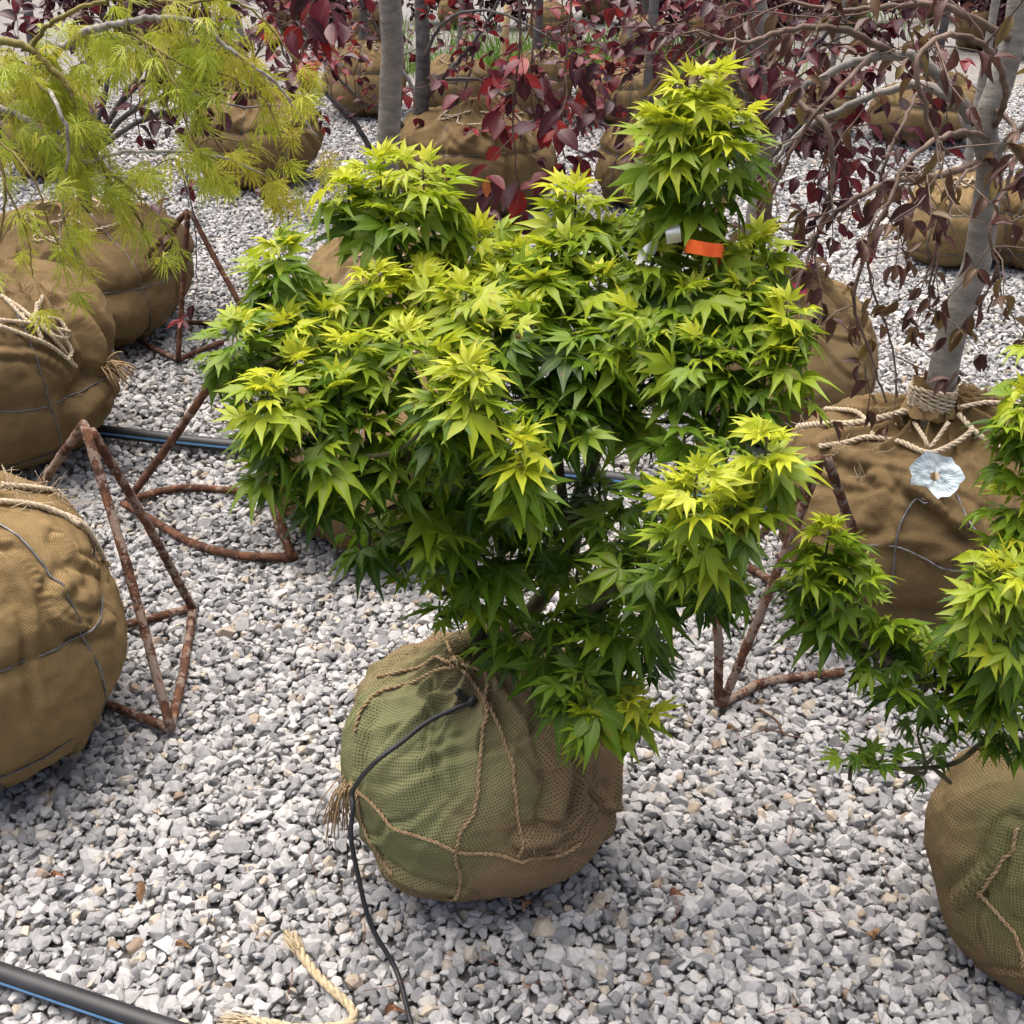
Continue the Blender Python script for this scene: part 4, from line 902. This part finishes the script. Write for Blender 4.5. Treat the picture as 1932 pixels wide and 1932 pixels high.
beech_branches(t15, [
    ([W(1862, 270), W(1835, 225), W(1800, 175), W(1760, 130), W(1710, 105), W(1640, 110, -.05), W(1560, 140, -.1), W(1490, 185, -.1), W(1440, 230, -.1)], .017, .004),
    ([W(1862, 285), W(1830, 240), W(1800, 190, .1), W(1740, 160, .15), W(1660, 175, .2), W(1600, 200, .2), W(1510, 250, .2), W(1450, 320, .2)], .014, .004),
    ([W(1864, 300), W(1780, 330, -.1), W(1700, 340, -.15), W(1620, 370, -.2), W(1540, 440, -.2), W(1490, 520, -.25), W(1480, 600, -.25)], .008, .0025),
    ([W(1700, 105), W(1600, 60, -.1), W(1500, 55, -.15), W(1400, 80, -.2), W(1310, 60, -.2)], .008, .003),
    ([W(1490, 185, -.1), W(1560, 240, -.2), W(1570, 330, -.2), W(1560, 400, -.2), W(1530, 470, -.2), W(1500, 560, -.25), W(1485, 640, -.25)], .006, .0025),
    ([W(1870, 260), W(1800, 250, -.2), W(1720, 300, -.3), W(1660, 420, -.35), W(1610, 560, -.35), W(1640, 660, -.35), W(1670, 760, -.35)], .006, .002),
    ([W(1875, 240), W(1900, 170, -.2), W(1860, 90, -.3), W(1780, 70, -.35), W(1730, 120, -.4), W(1760, 250, -.4), W(1790, 290, -.4)], .007, .003),
    ([W(1880, 200), W(1915, 260, -.2), W(1900, 350, -.25), W(1870, 430, -.3), W(1880, 520, -.3), W(1865, 590, -.3)], .005, .002),
    ([W(1868, 300), W(1920, 250, -.05), W(1990, 200, -.1), W(2050, 260, -.1)], .010, .003),
    ([W(1868, 300), W(1810, 340, -.25), W(1780, 420, -.3), W(1760, 500, -.3), W(1750, 580, -.3)], .004, .002),
    ([W(1640, 110, -.05), W(1570, 180, -.25), W(1490, 290, -.25), W(1450, 400, -.25), W(1500, 450, -.25)], .005, .002),
    ([W(1740, 160, .15), W(1690, 260, 0), W(1650, 380, 0), W(1640, 520, 0), W(1680, 640, 0), W(1695, 750, 0)], .0045, .002),
    ([W(1915, 80), W(1800, 20, -.1), W(1700, 10, -.1), W(1600, 20, -.1), W(1480, 0, -.1)], .008, .003)],
    np.random.default_rng(151), 'bronze', 8, .22, .06, .046, (0, 1.0), .0020, 1.0, 300, side_p=.06, mt='tan_twig', twm='tan_twig', skip=.28, wig=.2, start=.25)

b14, t14, r14 = far_ball('beech_tree', 'grey trunked tree behind the maple tip, smooth pale ball tied with twine', 'tree', 1480, 838, 365, .74, 61, 'burlap_far', (.62,), (-.1, .75), (200, 130), rope_top=False, n=2.1)
Y14 = b14.c[1]
trunk_on(b14, t14, [b14.top() + [-.05, 0, -.05], at(1422, 480, Y14), at(1430, 420, Y14), at(1440, 320, Y14 + .05), at(1446, 200, Y14 + .1), at(1440, 80, Y14 + .1), at(1425, 0, Y14 + .1), at(1420, -120, Y14 + .1)], .042, .03)
beech_branches(t14, [
    ([at(1440, 250, Y14 + .05), at(1400, 180, Y14 - .1), at(1350, 100, Y14 - .2), at(1300, 60, Y14 - .2)], .010, .004),
    ([at(1442, 230, Y14 + .05), at(1490, 150, Y14 - .1), at(1540, 80, Y14 - .1), at(1620, 20, Y14 - .1)], .010, .004),
    ([at(1442, 120, Y14 + .05), at(1380, 50, Y14 + .1), at(1330, 0, Y14 + .1)], .010, .004),
    ([at(1442, 330, Y14 + .05), at(1480, 270, Y14 - .2), at(1530, 230, Y14 - .2), at(1560, 330, Y14 - .2)], .007, .003)],
    np.random.default_rng(141), 'beech', 13, .40, .03, .058, (0, .75), .003, .4, 300)

# ------------------------------------------------------------------ balls further back
FB = [  # x, base, width, ratio, seed, label
    (482, 356, 255, .62, 201, 'tall lumpy burlap ball behind the laceleaf maple, under red twigs'),
    (690, 222, 160, .75, 202, 'burlap ball just left of the straight grey trunk, far back'),
    (865, 226, 130, .80, 203, 'burlap ball between the dark stems of the red beech, far back'),
    (1015, 236, 125, 1.0, 204, 'burlap ball beside the pale wooden stake'),
    (1185, 240, 185, .58, 205, 'wide burlap ball left of the maple tip, upper one of two'),
    (1215, 396, 180, .85, 206, 'burlap ball left of the maple tip, lower one of two'),
    (1365, 215, 150, .55, 207, 'burlap ball right of the maple tip among bronze twigs'),
    (1750, 276, 210, .50, 208, 'flat burlap ball behind the bronze branches, upper right'),
    (1805, 508, 190, .85, 209, 'wire caged burlap ball left of the leaning grey trunk'),
    (1950, 512, 170, .95, 210, 'brown burlap ball cut by the right edge behind the leaning trunk'),
    (1560, 258, 120, .9, 211, 'small dark burlap ball far back below bronze twigs'),
    (90, 336, 190, .85, 212, 'dark burlap ball behind the laceleaf maple at the far left'),
    (400, 172, 110, .9, 213, 'far burlap ball seen through the red beech bush'),
    (1215, 112, 100, .7, 214, 'far burlap ball with pale rope top beyond the grass'),
    (1460, 60, 75, .8, 215, 'distant burlap ball at the top edge right of the maple tip'),
    (700, 100, 95, .9, 216, 'distant burlap ball left of the grey trunk near the top edge'),
    (1040, 92, 85, .9, 217, 'distant burlap ball above the wooden stake'),
    (1380, 22, 60, .8, 218, 'distant burlap ball highest at the top edge'),
    (1850, 92, 90, .7, 219, 'distant dark purple tree at the top right corner'),
    (1330, 95, 95, .7, 220, 'distant purple tree just above the maple tip'),
    (1600, 45, 70, .7, 221, 'distant purple tree at the top edge between maple tip and leaning trunk'),
    (550, 60, 75, .7, 222, 'distant tree at the top edge left of the grey trunk'),
    (860, 50, 70, .7, 223, 'distant tree at the top edge right of the dark stems'),
    (1130, 40, 65, .7, 224, 'distant tree at the top edge right of the wooden stake'),
    (250, 70, 80, .7, 225, 'distant tree at the top edge behind the laceleaf maple'),
    (1760, 30, 60, .7, 226, 'distant tree at the top edge left of the top right corner'),
]
rrf = np.random.default_rng(400)
for i, (cx, base, w, hr, sd, lab) in enumerate(FB):
    b, t, r = far_ball('balled_tree', lab, 'tree', cx, base, w, hr, sd, 'burlap_far' if i % 3 else 'burlap_brown', (.42, .68), (-.8, 0, .8), (130, 84) if w > 150 else (64, 44), w > 90, group='balled trees standing further back')
    tp = b.top(); lean = rrf.normal(0, .05, 2)
    trunk_on(b, t, [tp - [0, 0, .05], tp + [lean[0] * .3, lean[1] * .3, .35], tp + [lean[0], lean[1], .9], tp + [lean[0] * 1.5, lean[1], 1.7]], .022 + .012 * (i % 2), .016, 'dark_trunk' if i % 2 else 'trunk')
    if i in (1, 2, 4, 6, 7, 10, 12, 13, 14, 15, 16, 17, 11) or i > 17:
        hb = tp + np.array([0, 0, -.10 if i > 17 else .75 if base < 250 else 1.0])
        paths = []
        for k in range(6):
            a = rrf.uniform(0, 6.28); o = np.array([math.cos(a), math.sin(a), 0])
            paths.append(([hb + [0, 0, .1 * k], hb + o * .2 + [0, 0, .1 * k + .15], hb + o * .45 + [0, 0, .1 * k + .2], hb + o * .8 + [0, 0, .1 * k + .05]], .008, .003))
        beech_branches(t, paths, rrf, 'beech', 26 if i > 17 else 14 if base < 130 else 6, .5, .10 if i > 17 else .07, .085, (0, .4), .0035, .5, 0, side_p=.1)

# pale wooden stake and the grass between the far rows
mb = MB(); s0 = plan(940, 236); s1 = at(958, 10, s0[1]); mb.tube(np.linspace(s0 + [0, 0, -.03], s1, 6), .026, 8)
tag(mb.build('wooden_stake', M['stake']), 'pale wooden stake standing among the red leaves, upper middle', 'stake')
mb = MB(); rr = np.random.default_rng(60)
for (gx, gy, wx, wy, n) in [(890, 128, .9, .5, 900), (1060, 118, .9, .5, 900), (1290, 135, .8, .5, 900), (1130, 90, 2.5, 1.0, 1200), (1560, 40, 2.0, 1.0, 700), (680, 60, 1.5, 1.0, 500)]:
    c = plan(gx, gy)
    for k in range(n):
        p = c + np.array([rr.normal(0, wx * .5), rr.normal(0, wy * .5), GZ]); h = rr.uniform(.06, .24); d = rr.normal(0, .35, 2) * h
        s = rr.normal(0, 1, 2); s = s / np.linalg.norm(s) * .006
        V = [p + [s[0], s[1], 0], p - [s[0], s[1], 0], p + [d[0] * .4 + s[0] * .8, d[1] * .4 + s[1] * .8, h * .6], p + [d[0] * .4 - s[0] * .8, d[1] * .4 - s[1] * .8, h * .6], p + [d[0], d[1], h]]
        mb.add(V, [(0, 1, 3), (0, 3, 2), (2, 3, 4)], rr.uniform(0, 1))
go_ = mb.build('grass', M['grass']); go_['kind'] = 'stuff'; go_['label'] = 'green grass growing between the far rows of root balls'; go_['category'] = 'grass'

# ------------------------------------------------------------------ rusty rod stands
def stand(label, rods, r=.0105, mt='rust', ground_pts=None):
    base = rods[0][0]; t = thing('rebar_stand', label, 'stand', (base[0], base[1], GZ), 'rusty rod stands between the root balls')
    for q in rods:
        mb = MB(); p = spline(q, 14) if len(q) > 2 else np.linspace(q[0], q[1], 30)
        p = p + .0012 * np.stack([vnoise(p, 30, k) for k in range(3)], 1)
        rad = r * (1 + .07 * vnoise(p, 60, 5) + .05 * np.where(np.arange(len(p)) % 2, 1, -1)); mb.tube(p, rad, 10); mb.build('rod', M[mt], t)
    return t
def gd(x, y, z=.008): return plan(x, y, z)
A1 = at(160, 802, 2.15); F1 = gd(322, 1376, .01); F2 = gd(364, 1150, .01); F3 = gd(-40, 1080, .01)
stand('scaly rusty rod stand beside the golden burlap ball at left, nearest', [
    [F1, F1 + (A1 - F1) * .5 + [.005, 0, 0], A1], [F2, F2 + (A1 - F2) * .5 + [.01, 0, 0], A1 + [.012, 0, -.012]], [A1 + [-.004, .01, 0], at(85, 905, 2.2), at(-20, 1060, 2.25)],
    [F2, F2 + (F1 - F2) * .5 + [.004, 0, 0], F1], [F2 + [0, .01, 0], gd(205, 1187)], [F1, gd(240, 1343), gd(100, 1292)]], .0105)
A2 = at(420, 690, 2.75); G1 = gd(240, 946, .012); G2 = gd(548, 1052, .012); G3 = gd(510, 931, .012)
stand('dark rusty rod stand with curved ground bars, left of the maple', [
    [G1, G1 + (A2 - G1) * .5 + [.006, 0, 0], A2], [G2, at(515, 928, G2[1] + .06), at(478, 815, G2[1] + .14), A2 + [.01, 0, 0]], [G3, G3 + (A2 - G3) * .5 + [0, 0, 0], A2 + [.01, .02, 0]],
    [G1, gd(290, 930), gd(350, 920), gd(430, 925), G3], [G1 + [-.01, -.01, 0], gd(287, 981), gd(367, 1026), gd(455, 1048), G2], [G2 + [.01, 0, 0], gd(525, 990), G3]], .0115, 'rust_dark')
A3 = at(354, 398, 4.0); H1 = gd(336, 679, .012); H2 = gd(290, 655, .012); H3 = gd(520, 690, .012)
stand('thin ribbed rod stand behind the wide left ball', [
    [H1, H1 + (A3 - H1) * .5, A3], [A3, at(318, 438, 4.05), at(255, 510, 4.1)], [A3 + [.01, 0, 0], at(389, 456, 3.95), at(465, 597, 3.85), H3], [H1, gd(285, 655), gd(262, 640)], [H1, gd(370, 664), gd(420, 645)], [gd(330, 608), gd(420, 611)]], .0105, 'rust_dark')
A4 = at(1549, 866, 1.98); J1 = gd(1362, 1330, .012); J2 = gd(1672, 1140, .02); J3 = gd(1400, 1032, .012)
stand('rusty rod stand in front of the weeping beech ball, right of the maple', [
    [J1, J1 + (A4 - J1) * .5 + [.004, 0, 0], A4], [J2, J2 + (A4 - J2) * .5, A4 + [.012, 0, 0]], [J1 + [-.008, 0, 0], at(1356, 1240, J1[1] + .01), at(1354, 1130, J1[1] + .03), at(1372, 1000, J1[1] + .08), at(1470, 900, 1.9), A4],
    [J1, gd(1400, 1308), gd(1450, 1286), gd(1590, 1268)], [gd(1380, 1050), gd(1462, 1100), gd(1520, 1130)], [gd(1395, 1036, .02), at(1460, 985, 2.15), at(1545, 885, 2.03)]], .0105)

# ------------------------------------------------------------------ pipes, tubes, rope
def pipe(label, pts, r, tilt):
    t = thing('irrigation_pipe', label, 'pipe', (pts[0][0], pts[0][1], GZ))
    q = spline(pts, 12); mb = MB(); mb.tube(q, r, 20); mb.build('tube', M['black_plastic'], t)
    tan = np.gradient(q, axis=0); tan /= np.linalg.norm(tan, axis=1)[:, None]
    side = np.cross(tan, [0, 0, 1.0]); side *= -np.sign(side[:, 1:2]); up = np.cross(side, tan); up *= np.sign(up[:, 2:3])
    V = []
    for a in (-.16, 0, .16):
        V.append(q + (r + .0008) * (math.cos(tilt + a) * side + math.sin(tilt + a) * up))
    n = len(q); V = np.concatenate(V); T = [x for k in (0, 1) for i in range(n - 1) for x in ((k * n + i, k * n + i + 1, (k + 1) * n + i + 1), (k * n + i, (k + 1) * n + i + 1, (k + 1) * n + i))]
    mb = MB(); mb.add(V, T); mb.build('stripe', M['blue_stripe'], t)
pipe('black pipe with blue stripe in the bottom left corner', [gd(-150, 1786, .018), gd(0, 1836, .018), gd(190, 1900, .018), gd(420, 1977, .018), gd(560, 2024, .018)], .0172, R(10))
pipe('black pipe with blue stripe running behind the maple', [gd(-60, 790, .022), gd(180, 812, .022), gd(300, 826, .022), gd(460, 843, .022), gd(760, 870, .022), gd(1080, 893, .022), gd(1300, 925, .022), gd(1470, 965, .022)], .021, R(8))

bp = B
dp = [B.px(865, 1308, .004), B.px(882, 1328, .012), B.px(819, 1359, .012), B.px(766, 1395, .014), B.px(713, 1444, .018)]
c0 = B.px(681, 1486, .02); dp += [c0, at(666, 1525, c0[1] - .02), at(662, 1575, c0[1] - .04), at(672, 1635, c0[1] - .06)]
e1 = gd(748, 1832, .007); e0 = dp[-1]
dp += [e0 + (e1 - e0) * .45 + [-.008, 0, -.025], e1, gd(775, 1930, .006), gd(800, 2020, .005), gd(840, 2120, .005)]
t = thing('drip_tube', 'thin black drip tube curving from the stained ball to the bottom edge', 'tube', (e1[0], e1[1], GZ))
mb = MB(); mb.tube(spline(dp[1:], 10), .0042, 10); mb.build('tube', M['black_plastic'], t)
mb = MB(); s_ = dp[1]
mb.tube([B.px(862, 1306, .006), B.px(866, 1310, .010), B.px(874, 1318, .013), s_], .0034, 7); mb.tube([B.px(870, 1304, .004), B.px(880, 1316, .012), s_ + [.006, 0, .0]], .003, 7)
mb.tube([s_ + [-.004, -.004, -.002], s_ + [.010, .006, .004]], .0066, 9); mb.tube([s_ + [.004, 0, .004], B.px(890, 1334, -.02)], .0034, 7)
mb.build('dripper_stake', M['black_plastic'], t)

t = thing('rope_scrap', 'cut piece of pale twisted rope lying on the gravel, bottom', 'rope', gd(560, 1850, GZ))
mb = MB(); z = .009
pth = spline([gd(558, 1785, z + .006), gd(590, 1830, z), gd(625, 1866, z + .004), gd(655, 1893, z), gd(668, 1912, z), gd(660, 1930, z), gd(625, 1938, z + .002), gd(560, 1940, z), gd(500, 1930, z + .004), gd(455, 1928, z + .003)], 8)
rope(mb, pth, .0078, 3, .052, 6, spread=[1.3, 1.2, 1, 1, 1, 1, 1, 1, 1, 1.1, 1.2]); mb.build('strand', M['new_rope'], t)
mb = MB(); rr = np.random.default_rng(14)
for end, dr in ((pth[0], nrm(pth[0] - pth[6])), (pth[-1], nrm(pth[-1] - pth[-6]))):
    for k in range(46):
        d = dr + rr.normal(0, .20, 3); d[2] = abs(d[2]) * .3; p = end + rr.normal(0, .0045, 3) - dr * .012; p[2] = max(p[2], .003)
        mb.tube([p, p + d * .016, p + d * rr.uniform(.026, .045) + [0, 0, rr.normal(0, .004)]], [.0013, .0011, .0005], 4)
mb.build('frayed_end', M['new_rope'], t)

# ------------------------------------------------------------------ tags and labels
def ribbon(name, label, cat, pts, w, mt, wdir, thick=.0012):
    q = spline(pts, 8); n = len(q); wd = np.array([nrm(wdir[0] * (1 - k / (n - 1)) + wdir[1] * (k / (n - 1))) for k in range(n)])
    tan = np.gradient(q, axis=0); nn = np.cross(tan, wd); nn /= np.linalg.norm(nn, axis=1)[:, None]
    V = np.concatenate([q - wd * w / 2 + nn * thick / 2, q + wd * w / 2 + nn * thick / 2, q + wd * w / 2 - nn * thick / 2, q - wd * w / 2 - nn * thick / 2])
    T = []
    for a in range(4):
        b_ = (a + 1) % 4
        for i in range(n - 1): T += [(a * n + i, a * n + i + 1, b_ * n + i + 1), (a * n + i, b_ * n + i + 1, b_ * n + i)]
    T += [(0, n, 2 * n), (0, 2 * n, 3 * n), (n - 1, 3 * n - 1, 2 * n - 1), (n - 1, 4 * n - 1, 3 * n - 1)]
    mb = MB(); mb.add(V, T); return tag(mb.build(name, M[mt], None, False), label, cat)
yr = Y0 + .035
up = np.array([0, .25, 1.0])
ribbon('orange_ribbon', 'bright orange plastic ribbon tied below the maple tip', 'ribbon', [at(1292, 470, yr + .06), at(1296, 464, yr), at(1320, 468, yr - .01), at(1345, 472, yr - .005), at(1362, 474, yr), at(1362, 488, yr + .03), at(1350, 506, yr + .03)], .019, 'orange', (up, np.array([.1, .2, 1])))
ribbon('plant_tag', 'white paper tag hanging under the maple tip', 'tag', [at(1268, 425, yr + .02), at(1270, 440, yr + .01), at(1272, 458, yr + .02)], .022, 'white_tag', (np.array([1.0, .2, 0]), np.array([1.0, .2, .1])))
ribbon('plant_tag', 'white paper tag lying tilted in the leaves left of the orange ribbon', 'tag', [at(1240, 462, yr + .05), at(1218, 476, yr + .03), at(1202, 490, yr + .04)], .026, 'white_tag', (np.array([.25, .5, .9]), np.array([.3, .5, .8])))
ribbon('pink_label', 'pink label on the smooth burlap ball right of the maple', 'label', [b14.px(1478, 560, .03), b14.px(1490, 552, .035), b14.px(1512, 560, .03)], .028, 'pink', (np.array([0, .4, 1.0]), np.array([0, .4, 1.0])))
# crumpled pale blue disc round the wire on the big ball
mb = MB(); pc = B15.px(1768, 902, .035); nrmv = nrm(np.array([0, CAM_H * 0, 0]) + (np.array([0, 0, CAM_H]) - pc)); u = nrm(np.cross([0, 0, 1], nrmv)); w = np.cross(nrmv, u)
k_ = depth_of(pc) / FP; V = []; T = []; NA = 40; radii = [7, 16, 26, 36]
rr = np.random.default_rng(2)
for sgn in (1, -1):
    for i, rd in enumerate(radii):
        for j in range(NA):
            a = 2 * math.pi * j / NA; rad = rd * (1 + (.06 * math.sin(3 * a + 1) + .05 * math.sin(7 * a) + .03 * math.sin(13 * a)) * (i / 3)) * k_ * 1.18
            bend = .007 * math.sin(2 * a + i) * (i / 3) + .003 * math.sin(6 * a + 2 * i)
            V.append(pc + u * rad * math.cos(a) * 1.1 + w * rad * math.sin(a) * 1.05 + nrmv * (bend + .010 * i / 3 + sgn * .0008))
o2 = len(radii) * NA
for i in range(3):
    for j in range(NA):
        a, b_, c_, d_ = i * NA + j, i * NA + (j + 1) % NA, (i + 1) * NA + (j + 1) % NA, (i + 1) * NA + j
        T += [(a, c_, b_), (a, d_, c_), (o2 + a, o2 + b_, o2 + c_), (o2 + a, o2 + c_, o2 + d_)]
for j in range(NA):
    a, b_ = 3 * NA + j, 3 * NA + (j + 1) % NA; T += [(a, b_, o2 + b_), (a, o2 + b_, o2 + a)]
mb.add(V, T); tag(mb.build('paper_collar', M['paper'], None, False), 'crumpled pale blue paper scrap on the wire of the big right ball', 'paper')

# ------------------------------------------------------------------ litter on the gravel
def dead_leaf(x, y, size, az, mt, label, lift=.012):
    V, T, md = SHAPES['beech'][int(x) % 8]; d = np.array([math.cos(az), math.sin(az), .1]); Rm = frame(d, np.array([.2, -.4, 1.0]))
    V = V * [1, .7, 1] + np.stack([0 * V[:, 0], .18 * np.sin(V[:, 0] * 5), .22 * np.sin(V[:, 0] * 4 + V[:, 1] * 6)], 1)
    V2 = np.concatenate([V @ Rm.T * size, (V - [0, 0, .02]) @ Rm.T * size]) + plan(x, y, lift); T2 = np.concatenate([T, T[:, ::-1] + len(V)])
    mb = MB(); mb.add(V2, T2); tag(mb.build('fallen_leaf', M[mt], None, False), label, 'leaf', 'dead leaves on the gravel')
dead_leaf(258, 1668, .034, -1.0, 'dead_leaf', 'curled tan leaf on gravel, lower left')
dead_leaf(95, 1655, .026, .3, 'red_dead', 'small rust red leaf on gravel at far lower left')
dead_leaf(985, 1718, .040, .9, 'dead_leaf', 'brown leaf just in front of the stained burlap ball')
dead_leaf(1262, 1690, .030, .2, 'red_dead', 'russet leaf on gravel right of the stained ball')
dead_leaf(1937 * .8526, 1780, .040, 1.4, 'dead_leaf', 'upright tan leaf on gravel, lower right')
dead_leaf(725, 1915, .038, .4, 'red_dead', 'orange brown leaf between rope and drip tube, bottom edge')
dead_leaf(330, 1785, .026, .2, 'dead_leaf', 'small pale tan leaf on gravel near the corner pipe')
dead_leaf(1370, 1375, .030, .1, 'dead_leaf', 'straw coloured scrap on gravel below the right rod stand')
t = MB(); t.tube(spline([gd(1432, 1338, .008), gd(1465, 1360, .016), gd(1480, 1385, .012), gd(1515, 1392, .016)], 6), np.linspace(.0035, .0015, 19), 6); t.tube(spline([gd(1480, 1382, .012), gd(1440, 1378, .012), gd(1400, 1392, .006)], 6), np.linspace(.002, .001, 13), 5)
tag(t.build('fallen_twig', M['twig']), 'forked brown twig on gravel below the right rod stand', 'twig')
mb = MB(); rr = np.random.default_rng(88)
for k in range(46):
    x, yy = rr.uniform(380, 1850), rr.uniform(1150, 1910); p = plan(x, yy, .010); a = rr.uniform(0, 6.28); ln = rr.uniform(.03, .09); d = np.array([math.cos(a), math.sin(a), 0])
    s = np.array([-d[1], d[0], 0]) * rr.normal(0, .2) * ln
    mb.tube([p, p + d * ln * .5 + s + [0, 0, .003], p + d * ln], .0007, 4)
pn = mb.build('pine_needles', M['needle']); pn['kind'] = 'stuff'; pn['label'] = 'thin brown needles scattered on the gravel'; pn['category'] = 'needles'
